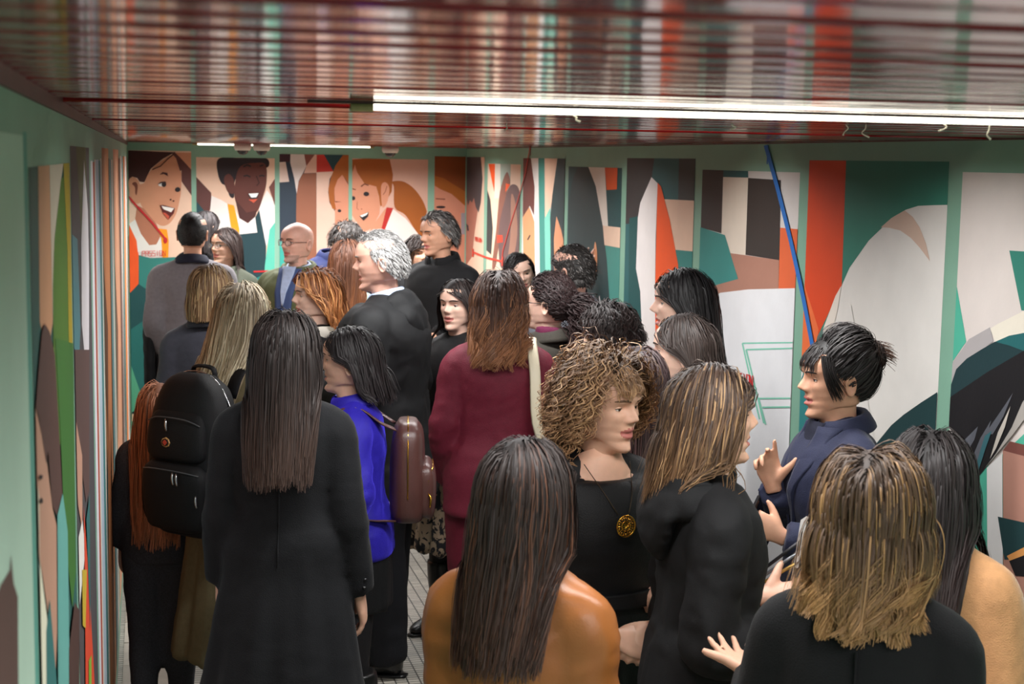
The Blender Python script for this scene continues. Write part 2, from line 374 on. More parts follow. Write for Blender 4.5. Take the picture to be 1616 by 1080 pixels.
P.s('B', WHITE, (622,560),(650,520),(680,600),(690,2400),(622,2400)); P.s('B', (44, 52, 62), (672,580),(700,582),(740,600),(760,2400),(690,2400))
P.s('B', INK, ell(712, 345, 18, 14)); P.s('B', INK, ell(630, 372, 12, 13)); P.s('B', (110, 60, 40), stroke([(678,298),(700,282),(726,290)], 8)); P.s('B', (110, 60, 40), stroke([(622,312),(645,318)], 6))
P.s('B', (150, 84, 66), stroke([(655,395),(652,435),(664,445)], 3)); P.s('B', (150, 84, 66), ell(682, 440, 5, 3))
P.s('B', INK, (668,484),(726,458),(722,486),(694,514)); P.s('B', (238,236,230), (672,482),(724,461),(712,478),(684,492))
P = Panel('far', 686, 735, 247, (198, 134, 108), 0.2)
P.s('B', (134, 70, 28), (1143,105),(1350,105),(1350,420),(1250,340),(1180,312),(1143,292))
P.s('B', (162, 92, 32), [(1143,230),(1200,245),(1350,330),(1350,420),(1250,345),(1180,315),(1143,292)])
P.s('B', INK, ell(1182, 428, 30, 8)); P.s('B', (120, 70, 54), stroke([(1150,375),(1210,378)], 7)); P.s('B', (150, 140, 144), (1310,465),(1340,465),(1340,600),(1312,600))
P.s('B', (60, 56, 60), (1338,530),(1362,545),(1360,570),(1340,560))
# --- right wall
P = Panel('right', 737, 765, 248, BEIGE, 0.1)
P.s('C', (168, 110, 94), (140,360),(165,388),(190,372),(216,455),(195,600),(182,740),(140,800))
P.s('C', (76, 68, 70), (140,105),(236,112),(247,250),(236,400),(222,462),(205,430),(192,372),(180,400),(168,385),(155,420),(140,365))
P.s('C', (56, 50, 54), [(140,530),(158,545),(162,580),(150,575)]); lettering(P, 'C', 'PASSION', 200, 642, 246, 650, 26, (206, 62, 50), 0.09)
P = Panel('right', 770, 822, 259, (228, 198, 174), 0.1)
P.s('C', ORANGE, (285,155),(326,155),(321,335)); P.s('C', (220, 208, 194), (326,155),(362,155),(362,372),(322,372)); P.s('C', (160, 176, 164), (360,155),(425,158),(422,300),(360,300))
P.s('C', (58, 60, 60), [(270,320),(296,380),(312,560),(302,730),(270,700)])
P.s('C', (134, 88, 74), [(400,208),(422,270),(400,330),(392,480),(345,700),(330,800),(308,800),(335,560),(358,330)], sm=True)
P.s('C', ORANGE, (395,278),(424,285),(392,335))
P.s('C', (106, 82, 80), [(440,284),(475,310),(492,420),(492,560),(480,700),(430,800),(360,800),(352,560),(388,390),(410,315)], sm=True)
P.s('C', (160, 118, 100), [(430,350),(460,420),(468,600),(440,760),(410,760),(425,600)], sm=True)
P.s('C', (206, 70, 50), (340,605),(375,605),(378,650),(340,655))
P = Panel('right', 826, 892.5, 250, WHITE, 0.1)
P.s('C', (108, 58, 52), (500,112),(552,115),(575,300),(572,480),(545,420),(500,500)); P.s('C', (214, 156, 110), (500,492),(542,428),(574,520),(568,3600),(500,3600)); P.s('C', INK, stroke([(532,635),(548,605)], 8))
P.s('C', (64, 138, 126), (600,112),(640,112),(642,3600),(600,3600)); P.s('C', (228, 190, 164), (640,112),(722,112),(704,300),(676,440),(642,500))
P.s('C', (120, 196, 176), (640,500),(676,430),(672,3600),(636,3600))
P.s('C', (214, 146, 108), (715,485),(772,600),(772,3600),(692,3600),(700,620)); P.s('C', (46, 62, 64), (722,112),(780,112),(780,640),(745,570),(716,485),(697,640),(694,3600),(672,3600),(676,500),(690,350))
P = Panel('right', 897.5, 982, 264, DKT, 0.1)
P.s('C', (70, 136, 126), (1018,670),(1140,690),(1140,3600),(1040,3600))
P.s('C', (42, 62, 64), [(850,178),(915,170),(962,300),(1002,520),(1032,760),(1048,1000),(1050,3600),(860,3600),(800,800),(785,560),(790,400),(815,250)])
P.s('C', (230, 218, 206), (916,170),(1020,172),(1040,548),(1006,545),(962,295)); P.s('C', (222, 92, 44), (1020,172),(1100,175),(1096,316),(1032,320)); P.s('C', BEIGE, (1008,545),(1140,560),(1136,690),(1018,668))
P.s('C', (212, 150, 110), [(958,648),(972,720),(968,840),(950,905),(944,800)], sm=True)
P = Panel('right', 990, 1098, 250, (46, 96, 98), 0.1)
P.s('D', (60, 56, 56), (120,115),(328,115),(310,270),(230,452),(218,600),(120,600)); P.s('D', (34, 80, 80), (150,560),(216,545),(200,900),(235,1080),(300,3600),(110,3600))
P.s('D', (58, 60, 60), (505,118),(640,118),(640,438),(498,428)); P.s('D', BEIGE, (400,425),(640,438),(640,805),(480,785)); P.s('D', (56, 130, 124), (480,785),(640,803),(640,3600),(520,3600))
P.s('D', (230, 224, 222), (310,268),(354,312),(340,700),(335,1080),(340,3600),(300,3600),(230,1080),(200,920),(213,560),(230,452)); P.s('D', (236, 90, 38), (354,308),(378,335),(440,570),(500,890),(560,3600),(336,3600),(336,1080))
P = Panel('right', 1109, 1263, 270, (216, 210, 206), 0.1)
P.s('D', (62, 52, 50), (650,210),(820,210),(806,668),(650,626)); P.s('D', (42, 92, 94), (820,205),(996,205),(996,272),(818,268)); P.s('D', (224, 210, 194), (818,268),(996,272),(976,822),(870,812),(806,668))
P.s('D', (60, 53, 50), (996,274),(1229,290),(1216,858),(978,820)); P.s('D', (222, 104, 62), (1225,628),(1380,642),(1360,1075),(1212,1075)); P.s('D', (172, 124, 106), (868,808),(1217,858),(1212,1078),(1000,1075),(740,1140),(700,1060),(925,985))
P.s('D', (60, 134, 128), (640,622),(832,680),(926,992),(760,1038),(640,980))
P.s('D', (228, 228, 230), [(640,1300),(700,1160),(800,1090),(1000,1066),(1380,1068),(1380,3600),(640,3600)])
for q in ([(1173,542),(1256,542)], [(1173,542),(1200,662)], [(1179,552),(1256,551)], [(1179,552),(1207,668)], [(1199,629),(1250,629)], [(1199,629),(1210,670)], [(1205,643),(1250,643)]):
    P.s('X', (130, 200, 176), stroke(q, 2.4))
lettering(P, 'Q', 'TION', 462, 268, 522, 280, 50, (206, 44, 44), 0.07)
P = Panel('right', 1278, 1499, 254, (228, 224, 218), 0.1)
P.s('F', (56, 130, 112), (430,110),(1030,110),(1030,374),(930,374),(840,378),(770,400),(700,440),(560,575),(450,730),(405,832),(300,1082),(150,3600),(150,1000),(400,400))
P.s('F', (220, 74, 34), (210,105),(432,105),(406,832),(285,1085),(180,1300),(150,1300))
P.s('F', (232, 112, 62), (190,825),(276,1082),(262,1150),(150,1300),(150,830))
P.s('F', (212, 184, 166), [(765,404),(810,440),(850,500),(885,590),(908,692),(850,615),(800,560),(740,518),(680,503),(630,500),(690,447)])
P.s('F', (232, 222, 210), (372,890),(405,832),(385,960),(345,1130),(300,1082))
P.s('G', (50, 128, 128), (100,440),(180,420),(250,240),(280,200),(320,420),(330,700),(330,3600),(60,3600)); P.s('G', (228, 224, 218), (240,300),(300,180),(460,0),(600,800),(330,800))
P.s('G', (30, 60, 62), [(960,503),(860,560),(760,630),(690,690),(600,800),(500,1000),(450,3600),(1000,3600),(1000,480)])
P = Panel('right', 1519.5, 1760, 274, (220, 210, 204), 0.1)
P.s('F', (56, 132, 116), (1358,632),(1640,650),(1640,990),(1426,972)); P.s('F', (80, 176, 150), (1030,830),(1062,845),(1104,1090),(1114,1150),(1030,1260))
P.s('G', (232, 224, 208), [(1250,140),(1300,110),(1440,40),(1700,-40),(1700,200),(1440,165),(1280,215)])
P.s('G', (174, 168, 168), [(1250,132),(1270,212),(1150,300),(1080,360),(1000,440),(1020,330),(1130,200)])
P.s('G', (80, 176, 150), (1000,900),(1250,920),(1700,500),(1700,3600),(1000,3600))
P.s('G', (36, 100, 102), [(1280,215),(1360,180),(1440,165),(1700,140),(1700,500),(1400,400)])
P.s('G', (30, 56, 60), [(1000,450),(1060,370),(1120,310),(1200,260),(1280,214),(1360,235),(1440,265),(1440,400),(1000,560)])
P.s('G', (26, 24, 27), [(1000,520),(1240,385),(1440,268),(1700,120),(1700,420),(1440,640),(1300,840),(1185,985),(1120,860),(1000,690)])
for q in ([(1090,790),(1185,695),(1165,770),(1130,830)], [(1150,880),(1200,760),(1260,660),(1240,740),(1215,830),(1180,930)], [(1225,740),(1315,610),(1385,505),(1330,640),(1270,740)]):
    P.s('G', (92, 94, 102), q)
P.s('G', (58, 104, 112), (1170,930),(1225,750),(1265,720),(1230,820),(1185,960))
P.s('G', (200, 192, 182), [(1255,880),(1300,730),(1372,580),(1340,700),(1290,820)]); P.s('G', (170, 164, 158), [(1440,560),(1700,200),(1700,330),(1440,670),(1380,750),(1225,935),(1290,850),(1380,700)])
P.s('G', (118, 70, 62), (1370,780),(1700,860),(1700,930),(1330,832)); P.s('G', (176, 128, 112), (1330,832),(1700,930),(1700,3600),(1320,3600)); P.s('G', (228, 226, 224), (1240,930),(1328,850),(1316,3600),(1225,3600))
P.s('I', (30, 60, 62), (1188,400),(1500,470),(1500,560),(1215,575)); P.s('I', (216, 150, 84), (1225,560),(1500,420),(1500,600),(1250,600)); P.s('I', (26, 24, 27), [(1235,580),(1500,480),(1500,660),(1260,640)])
P.s('I', (40, 120, 200), stroke([(1180,1030),(1500,1150)], 14))
# the thin painted lines that run over the green ground
P = Panel('right', 1211, 1213, 229.5, (48, 104, 178), 2.1)
P.u0, P.u1, P.zt = -9, 99, 9; P.k = 16
P.s('X', (48, 112, 190), stroke([(1210.5,229.5),(1230,300),(1250,380),(1270,470),(1287,560)], 6), clip=False)
P = Panel('right', 837, 838, 233, (150, 52, 48), 2.13)
P.u0, P.u1, P.zt = -9, 99, 9; P.k = 16
P.s('C', (186, 58, 48), stroke([(552,50),(520,220),(470,400),(420,560),(378,710),(372,780)], 5), clip=False)
P.s('C', (206, 66, 50), stroke([(188,712),(280,748),(378,772)], 12), clip=False); P.s('C', (206, 66, 50), stroke([(190,690),(190,742)], 8), clip=False); P.s('C', (206, 66, 50), stroke([(378,740),(376,800)], 8), clip=False)

# --- left wall, seen almost edge on
P = Panel('left', -60, 35, 208, (186, 212, 194), 0.1)
P.s('K', (98, 74, 68), [(-60,900),(0,740),(30,692),(34,640),(44,738),(58,782),(62,1400),(-60,1400)])
P = Panel('left', 35, 41, 208, (92, 160, 146), 0.1)
P = Panel('left', 44, 108, 260, (44, 92, 86), 0.1)
P.s('J', (208, 152, 116), (127,330),(166,330),(178,880),(160,1000),(133,880)); P.s('J', (204, 190, 172), (165,330),(214,330),(205,400),(180,650),(177,900)); P.s('J', (80, 118, 44), (205,395),(214,385),(226,640),(246,1300),(180,1300),(177,760),(182,600))
P.s('J', (178, 156, 44), (212,330),(240,330),(250,1300),(236,1300),(226,640))
P.s('K', (62, 112, 48), (183,-100),(252,-100),(254,700),(242,820),(215,560),(200,200)); P.s('K', (192, 146, 124), (112,140),(150,300),(172,480),(192,560),(188,900),(182,1070),(150,790),(120,650))
P.s('K', (88, 62, 56), [(112,140),(124,0),(135,-120),(145,-150),(162,-120),(180,-40),(188,100),(206,430),(186,505),(170,470),(156,280),(150,330),(122,160)])
P.s('K', (236, 232, 208), (106,440),(124,440),(126,660),(152,860),(152,1400),(106,1400)); P.s('K', (56, 116, 114), (150,1400),(148,900),(160,790),(184,1070),(200,1400)); P.s('K', (104, 168, 160), (186,505),(205,430),(222,560),(228,1000),(226,1400),(190,1400),(188,930))
P.s('K', (76, 52, 46), (226,1400),(226,960),(246,800),(262,830),(262,1400)); P.s('K', INK, ell(127, 374, 6, 8)); P.s('K', INK, ell(127, 455, 5, 10))
P = Panel('left', 110, 140, 232, (80, 76, 78), 0.1)
P.s('J', (90, 94, 52), (258,280),(290,280),(297,500),(276,610)); P.s('J', (86, 138, 146), (236,590),(262,600),(272,900),(268,1000),(240,1000)); P.s('J', (222, 216, 220), (274,610),(284,330),(297,500),(301,700),(301,1010),(290,1045),(276,890))
P.s('K', (94, 70, 66), (252,-60),(302,-60),(301,420),(290,460),(256,200)); P.s('K', (198, 150, 128), (254,190),(276,300),(277,560),(262,470),(252,460)); P.s('K', (232, 228, 222), (250,650),(276,520),(287,620),(264,830),(258,1400),(248,1400))
P.s('K', (214, 74, 46), (280,470),(300,760),(318,1080),(330,1400),(288,1400),(285,800)); P.s('K', (196, 168, 52), (274,690),(290,690),(286,890),(276,880)); P.s('K', (52, 104, 104), (288,520),(300,430),(302,900)); P.s('K', (130, 170, 60), (296,1000),(305,980),(308,1400),(298,1400))
xs = [(142.5,146,(216,214,218),254),(146,148.5,(176,80,60),256),(148.5,150.5,(220,214,206),252),(150.5,155,(196,214,226),252),(155,158,(78,140,140),254),(158,159.5,(226,216,204),250),(160,170.5,(178,116,74),234),(170.5,172,(60,56,56),250),(172.5,175,(112,150,150),252),(175,177,(222,214,204),252),(178,186.5,(222,162,126),236),(186.5,189,(128,92,80),250),(189,191.5,(226,214,204),246),(191.5,193.5,(66,112,110),246),(194,196.5,(226,128,64),247),(196.5,198.5,(196,190,184),247),(198.5,199.6,(150,120,104),247)]
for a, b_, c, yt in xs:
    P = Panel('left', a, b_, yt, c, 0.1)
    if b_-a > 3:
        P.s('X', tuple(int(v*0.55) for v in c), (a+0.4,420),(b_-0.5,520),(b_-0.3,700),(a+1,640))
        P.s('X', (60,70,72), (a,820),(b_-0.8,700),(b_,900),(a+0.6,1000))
# ------------------------------------------------------------------ builders for people
def vnoise(p, seed=0):
    """smooth value noise in [-1, 1] for an (n,3) array"""
    p = np.asarray(p, float)+seed*17.31
    i = np.floor(p).astype(np.int64); f = p-i; f = f*f*(3-2*f)
    def h(a, b_, c):
        n = (a*374761393+b_*668265263+c*2147483647+seed*974711) & 0xffffffff
        n = ((n ^ (n >> 13))*1274126177) & 0xffffffff
        return ((n ^ (n >> 16)) & 0xffff)/32767.5-1
    r = 0
    for dx in (0, 1):
        for dy in (0, 1):
            for dz in (0, 1):
                w = (f[:, 0] if dx else 1-f[:, 0])*(f[:, 1] if dy else 1-f[:, 1])*(f[:, 2] if dz else 1-f[:, 2])
                r = r+w*h(i[:, 0]+dx, i[:, 1]+dy, i[:, 2]+dz)
    return r
def catmull(p, n):
    p = np.asarray(p, float); q = np.vstack([2*p[0]-p[1], p, 2*p[-1]-p[-2]]); out = []
    for i in range(len(p)-1):
        a, b_, c, d = q[i], q[i+1], q[i+2], q[i+3]
        for t in np.linspace(0, 1, n, endpoint=False):
            out.append(0.5*((2*b_)+(-a+c)*t+(2*a-5*b_+4*c-d)*t*t+(-a+3*b_-3*c+d)*t**3))
    out.append(p[-1]); return np.array(out)
def sweep(path, rad, side=(1, 0, 0), n=16, sub=4, pw=2.0, cap=True):
    """closed tube along path; rad rows are (radius along side, radius across) or a scalar"""
    path = np.asarray(path, float); rad = np.array([(r, r) if np.isscalar(r) else r for r in rad], float)
    if sub > 1:
        both = catmull(np.hstack([path, rad]), sub); path, rad = both[:, :3], np.maximum(both[:, 3:5], 1e-4)
    k = len(path); tan = np.gradient(path, axis=0); tan /= np.linalg.norm(tan, axis=1)[:, None]+1e-12
    s = np.array(side, float); V = []
    th = np.linspace(0, 2*np.pi, n, endpoint=False)
    cx = np.sign(np.cos(th))*np.abs(np.cos(th))**(2/pw); sx = np.sign(np.sin(th))*np.abs(np.sin(th))**(2/pw)
    for i in range(k):
        a = s-tan[i]*(s@tan[i]); nn = np.linalg.norm(a)
        if nn < 1e-3: a = np.cross(tan[i], (0.3, 0.9, 0.1)); nn = np.linalg.norm(a)
        a /= nn; b_ = np.cross(tan[i], a); s = a
        V.append(path[i]+np.outer(cx*rad[i, 0], a)+np.outer(sx*rad[i, 1], b_))
    V = np.vstack(V)
    F = [(i*n+j, i*n+(j+1) % n, (i+1)*n+(j+1) % n, (i+1)*n+j) for i in range(k-1) for j in range(n)]
    if cap: F += [tuple(range(n))[::-1], tuple(range((k-1)*n, k*n))]
    return V, F
def ellipsoid(c, r, nu=16, nv=10, rot=None):
    V = []; F = []
    for i in range(nv+1):
        a = math.pi*i/nv
        for j in range(nu):
            b_ = 2*math.pi*j/nu
            V.append((math.sin(a)*math.cos(b_), math.sin(a)*math.sin(b_), math.cos(a)))
    V = np.array(V)*np.array(r)
    if rot is not None: V = V@np.array(rot).T
    V = V+np.array(c)
    F = [(i*nu+j, (i+1)*nu+j, (i+1)*nu+(j+1) % nu, i*nu+(j+1) % nu) for i in range(nv) for j in range(nu)]
    return V, F
def join(parts):
    V = []; F = []; M = []; k = 0
    for p in parts:
        v, f = p[0], p[1]; m = p[2] if len(p) > 2 else 0
        V.append(np.asarray(v, float)); F += [tuple(i+k for i in q) for q in f]
        M += list(m) if hasattr(m, '__len__') else [m]*len(f); k += len(v)
    return np.vstack(V), F, M
SCRATCH = bpy.data.scenes.new('scratch')
def scratch_dg():
    with bpy.context.temp_override(scene=SCRATCH, view_layer=SCRATCH.view_layers[0]):
        return bpy.context.evaluated_depsgraph_get()
def union(parts, voxel=0.013, smooth=4, factor=0.5):
    """closed pieces fused into one skin by a voxel remesh"""
    V, F, _ = join(parts)
    me = bpy.data.meshes.new('tmp'); me.from_pydata(V.tolist(), [], F); o = bpy.data.objects.new('tmp', me); SCRATCH.collection.objects.link(o)
    r = o.modifiers.new('r', 'REMESH'); r.mode = 'VOXEL'; r.voxel_size = voxel; r.adaptivity = 0
    if smooth:
        s = o.modifiers.new('s', 'SMOOTH'); s.iterations = smooth; s.factor = factor
    dg = scratch_dg(); dg.update(); e = o.evaluated_get(dg); m2 = e.to_mesh()
    n = len(m2.vertices); co = np.empty(n*3); m2.vertices.foreach_get('co', co); no = np.empty(n*3); m2.vertices.foreach_get('normal', no)
    nl = len(m2.loops); lv = np.empty(nl, dtype=np.int32); m2.loops.foreach_get('vertex_index', lv)
    ls = np.empty(len(m2.polygons), dtype=np.int32); m2.polygons.foreach_get('loop_start', ls); lt = np.empty(len(m2.polygons), dtype=np.int32); m2.polygons.foreach_get('loop_total', lt)
    F2 = [tuple(lv[a:a+t]) for a, t in zip(ls.tolist(), lt.tolist())]
    F2 = [tuple(int(i) for i in q) for q in F2]
    e.to_mesh_clear(); bpy.data.objects.remove(o); bpy.data.meshes.remove(me)
    return co.reshape(-1, 3), F2, no.reshape(-1, 3)
def rotm(ax, a):
    return np.array(Matrix.Rotation(a, 3, ax))

# ---- head
_Z = np.array([-0.115, -0.06, -0.03, -0.014, -0.005, 0.003, 0.012, 0.030, 0.045, 0.058, 0.070, 0.082, 0.100, 0.116, 0.128, 0.142, 0.165, 0.186, 0.203, 0.215, 0.222, 0.2255])
_FR = np.array([0.030, 0.036, 0.040, 0.048, 0.068, 0.082, 0.088, 0.083, 0.086, 0.085, 0.088, 0.087, 0.087, 0.086, 0.088, 0.094, 0.093, 0.081, 0.060, 0.037, 0.016, 0.001])
_BK = np.array([0.068, 0.060, 0.058, 0.058, 0.058, 0.059, 0.060, 0.064, 0.070, 0.077, 0.084, 0.089, 0.095, 0.099, 0.101, 0.101, 0.096, 0.084, 0.064, 0.042, 0.020, 0.002])
_WD = np.array([0.060, 0.050, 0.048, 0.047, 0.047, 0.048, 0.050, 0.056, 0.0605, 0.064, 0.068, 0.070, 0.073, 0.0745, 0.0755, 0.076, 0.0745, 0.067, 0.052, 0.033, 0.015, 0.001])
_PF = np.array([2.0, 2.0, 2.0, 1.9, 1.7, 1.65, 1.65, 1.75, 1.85, 1.95, 2.0, 2.05, 2.1, 2.15, 2.15, 2.2, 2.2, 2.15, 2.1, 2.0, 2.0, 2.0])
def face_push(x, z, nose=1.0, lips=1.0):
    g = lambda cx, cz, sx, sz: np.exp(-((x-cx)/sx)**2-((z-cz)/sz)**2)
    ridge = np.interp(z, [0.074, 0.080, 0.087, 0.093, 0.100, 0.112, 0.124, 0.134], [0, 0.004, 0.017, 0.0235, 0.021, 0.0135, 0.006, 0.0])
    sw = np.interp(z, [0.08, 0.092, 0.11, 0.13], [0.0115, 0.0115, 0.0085, 0.010])
    d = nose*ridge*np.exp(-(x/sw)**2)
    d = d+nose*0.008*(g(0.0135, 0.0865, 0.0065, 0.007)+g(-0.0135, 0.0865, 0.0065, 0.007))
    for s in (-1, 1):
        d = d-0.0085*g(s*0.031, 0.1165, 0.0165, 0.0095)-0.004*g(s*0.014, 0.119, 0.008, 0.010)
        d = d+0.0045*g(s*0.030, 0.137, 0.020, 0.0075)+0.0055*g(s*0.045, 0.094, 0.017, 0.013)-0.002*g(s*0.024, 0.078, 0.006, 0.012)-0.003*g(s*0.036, 0.060, 0.012, 0.014)
    d = d+lips*(0.0058*g(0, 0.0620, 0.021, 0.0050)+0.0066*g(0, 0.0455, 0.018, 0.0056)-0.0055*g(0, 0.0540, 0.023, 0.0022))
    d = d-0.004*g(0, 0.033, 0.018, 0.006)+0.004*g(0, 0.014, 0.016, 0.011)
    return d
def face_F(x, z, **k):
    F = np.interp(z, _Z, _FR); W = np.interp(z, _Z, _WD); p = np.interp(z, _Z, _PF)
    return F*np.maximum(1-np.minimum(np.abs(x)/W, 1)**p, 0)**(1/p)+face_push(x, z, **k)
def head_mesh(nz=66, nt=72, male=False, nose=1.0, lips=1.0, stubble=False, brow_rgb=0, glasses=False):
    """chin at z = 0, crown at 0.2255, face towards -y. material slots: 0 skin 1 lips 2 white 3 iris 4 brow 5 stubble"""
    zz = np.concatenate([np.linspace(-0.115, -0.016, 8, endpoint=False), np.linspace(-0.016, 0.15, int(nz*0.68), endpoint=False), 0.15+0.0754*np.sin(np.linspace(0, np.pi/2, int(nz*0.22)))])
    # angles, denser on the face
    u = np.linspace(-1, 1, nt, endpoint=False); th = np.pi*(0.45*u+0.55*np.sign(u)*np.abs(u)**2.0)   # 0 = front
    V = []
    for z in zz:
        F = np.interp(z, _Z, _FR); B = np.interp(z, _Z, _BK); W = np.interp(z, _Z, _WD)*(1.04 if male else 1.0); p = np.interp(z, _Z, _PF)
        sx = np.sign(np.sin(th))*np.abs(np.sin(th))**(2/p); cf = np.abs(np.cos(th))**(2/p)
        front = np.cos(th) >= 0
        y = np.where(front, -F*cf, B*np.abs(np.cos(th))**(2/2.1)); x = W*np.where(front, sx, np.sign(np.sin(th))*np.abs(np.sin(th))**(2/2.1))
        wgt = np.clip(-y/0.03, 0, 1)
        y = y-face_push(x, z, nose=nose, lips=lips)*wgt
        if male: y = y-0.004*np.exp(-((z-0.014)/0.014)**2)*wgt
        zj = z+0.030*np.clip((y+0.080)/0.075, 0, 1)*np.exp(-((z-0.002)/0.024)**2)*(1 if z > -0.04 else 0.6)
        V.append(np.stack([x, y, zj], 1))
    k = len(zz); V = np.vstack(V); F = []; M = []
    for i in range(k-1):
        for j in range(nt):
            q = (i*nt+j, i*nt+(j+1) % nt, (i+1)*nt+(j+1) % nt, (i+1)*nt+j); c = V[list(q)].mean(0); m = 0
            if c[1] < -0.05 and abs(c[0]) < 0.0245:
                hi = 0.0690-0.008*(abs(c[0])/0.0245)**1.5-0.0025*math.exp(-(c[0]/0.004)**2); lo = 0.0380+0.0125*(abs(c[0])/0.0245)**2
                if lo < c[2] < hi: m = 1
            if m == 0 and stubble and c[1] < -0.03 and c[2] > 0.0 and (c[2] < 0.044 or (c[2] < 0.074 and abs(c[0]) < 0.028)): m = 5
            F.append(q); M.append(m)
    F.append(tuple(range(nt))[::-1]); M.append(0); F.append(tuple(range((k-1)*nt, k*nt))); M.append(0)
    parts = [(V, F, M)]
    for s in (-1, 1):
        ex = s*0.031; ez = 0.1165; ef = float(face_F(np.array([ex]), np.array([ez]), nose=nose)[0])
        r = 0.0125; c = np.array([ex*0.99, -(ef-0.0088), ez])
        ev, ef_, = ellipsoid((0, 0, 0), (r, r, r), 16, 12); 
        ev = ev[:, [0, 2, 1]]*np.array([1, -1, 1]); 
        d = ev/r; mm = []
        for q in ef_:
            m_ = d[list(q)].mean(0); ang = math.acos(max(-1, min(1, -m_[1]/np.linalg.norm(m_)+1e-9)))
            mm.append(3 if ang < 0.52 else 2)
        parts.append((ev+c, [t[::-1] for t in ef_], mm))
        # lids: shells over the ball, above and below
        for up, cut in ((1, 0.20), (-1, -0.36)):
            lv = []; rr = r*1.09
            for a in np.linspace(-1.25, 1.25, 9):
                for e in np.linspace(0, 1, 5):
                    el = math.asin(max(-1, min(1, cut*(math.cos(a*1.15) if up > 0 else math.cos(a))+(0.0 if up > 0 else 0.0))))
                    el2 = el+(up*1.25-el*0)*e
                    lv.append((rr*math.sin(a)*math.cos(el2), -rr*math.cos(a)*math.cos(el2), rr*math.sin(el2)))
            lf = [(i*5+j, i*5+j+1, (i+1)*5+j+1, (i+1)*5+j) for i in range(8) for j in range(4)]
            parts.append((np.array(lv)+c, lf, 0))
        la = np.linspace(-1.15, 1.15, 8); el = [math.asin(0.20*math.cos(a*1.15))-0.02 for a in la]
        parts.append((*sweep([c+1.11*r*np.array((math.sin(a)*math.cos(e), -math.cos(a)*math.cos(e), math.sin(e))) for a, e in zip(la, el)], [0.0006]+[0.0011]*6+[0.0006], n=5, sub=1), 4))
        bx = np.linspace(0.012, 0.052, 9); bz = 0.1345+0.006*np.sin(np.linspace(0.25, 2.7, 9))-(0.0 if not male else 0.002)
        bf = face_F(bx, bz, nose=nose)
        parts.append((*sweep([(s*a, -(f_+0.0002), z_) for a, f_, z_ in zip(bx, bf, bz)], [(0.0018, 0.0012)]+[(0.0034 if male else 0.0026, 0.0016)]*6+[(0.002, 0.0012), (0.0008, 0.0008)], side=(0, 0, 1), n=6, sub=2), 4))
        # ear
        ev = []; ef2 = []
        A = np.linspace(0, 2*np.pi, 18, endpoint=False)
        ey = 0.0165*np.cos(A)*(1+0.12*np.sin(A)); ezz = 0.031*np.sin(A)
        for k_, (sc, out) in enumerate(((0.72, -0.004), (0.98, 0.004), (1.0, 0.011), (0.88, 0.0135), (0.66, 0.010), (0.35, 0.005), (0.02, 0.004))):
            for a_, b_ in zip(ey, ezz): ev.append((s*(0.0715+out+0.004*max(0, b_/0.031)), 0.012+a_*sc+0.4*out, 0.100+b_*sc))
        n_ = 18
        ef2 = [(i*n_+j, i*n_+(j+1) % n_, (i+1)*n_+(j+1) % n_, (i+1)*n_+j) for i in range(6) for j in range(n_)]
        if s < 0: ef2 = [q[::-1] for q in ef2]
        parts.append((np.array(ev), ef2, 0))
    return join(parts)

# ---- hands: built once per pose, fingers towards -z, palm towards -y (left hand has the thumb at +x)
def make_hand(curl, spread, thumb_out, bends=None):
    parts = [sweep([(0, 0, 0.02), (0, 0, -0.01), (0, 0.001, -0.045), (0.001, 0.0, -0.086)], [(0.025, 0.019), (0.028, 0.018), (0.039, 0.0155), (0.038, 0.012)], n=14, sub=3, pw=2.4)]
    lens = [0.070, 0.078, 0.072, 0.057]
    for i in range(4):
        x = 0.0285-0.0188*i; a = spread*(1.5-i)*0.16
        c = curl if bends is None else bends[i]
        p = np.array([x, 0, -0.078-(0.006 if i in (1, 2) else 0)]); pts = [p+np.array([0, 0, 0.02]), p]; d_ang = 0.10*c+0.05
        for fr, mul in ((0.46, 1.0), (0.30, 1.25), (0.24, 0.8)):
            d_ang += c*mul
            d = np.array([math.sin(a), -math.sin(d_ang), -math.cos(d_ang)]); p = p+d*lens[i]*fr; pts.append(p)
        parts.append(sweep(pts, [0.0092, 0.0092, 0.0088, 0.0078, 0.0058], n=9, sub=3))
    t = thumb_out
    p0 = np.array([0.020, -0.004, -0.018]); pts = [p0, p0+np.array([0.018+0.014*t, -0.010, -0.024]), p0+np.array([0.026+0.034*t, -0.020+0.006*t, -0.050+0.010*t]), p0+np.array([0.028+0.050*t, -0.030+0.014*t, -0.074+0.018*t])]
    parts.append(sweep(pts, [0.016, 0.0135, 0.0105, 0.0072], n=10, sub=3))
    V, F, N = union(parts, 0.0062, 2, 0.35)
    return V, F
HANDS = {'relaxed': make_hand(0.35, 0.5, 0.25), 'open': make_hand(0.12, 1.3, 1.0), 'grip': make_hand(0.95, 0.2, 0.5), 'point': make_hand(0.3, 0.6, 0.9, [0.12, 0.5, 0.9, 1.0]), 'clasp': make_hand(0.62, 0.2, 0.3)}
def place_hand(kind, wrist, dirv, palm, right, scale=1.0):
    V, F = HANDS[kind]; V = V.copy()*scale
    if right: V[:, 0] *= -1; F = [q[::-1] for q in F]
    z = -np.array(dirv, float); z /= np.linalg.norm(z)
    y = -np.array(palm, float); y -= z*(y@z); y /= np.linalg.norm(y)
    x = np.cross(y, z)
    return V@np.stack([x, y, z])+np.array(wrist), F

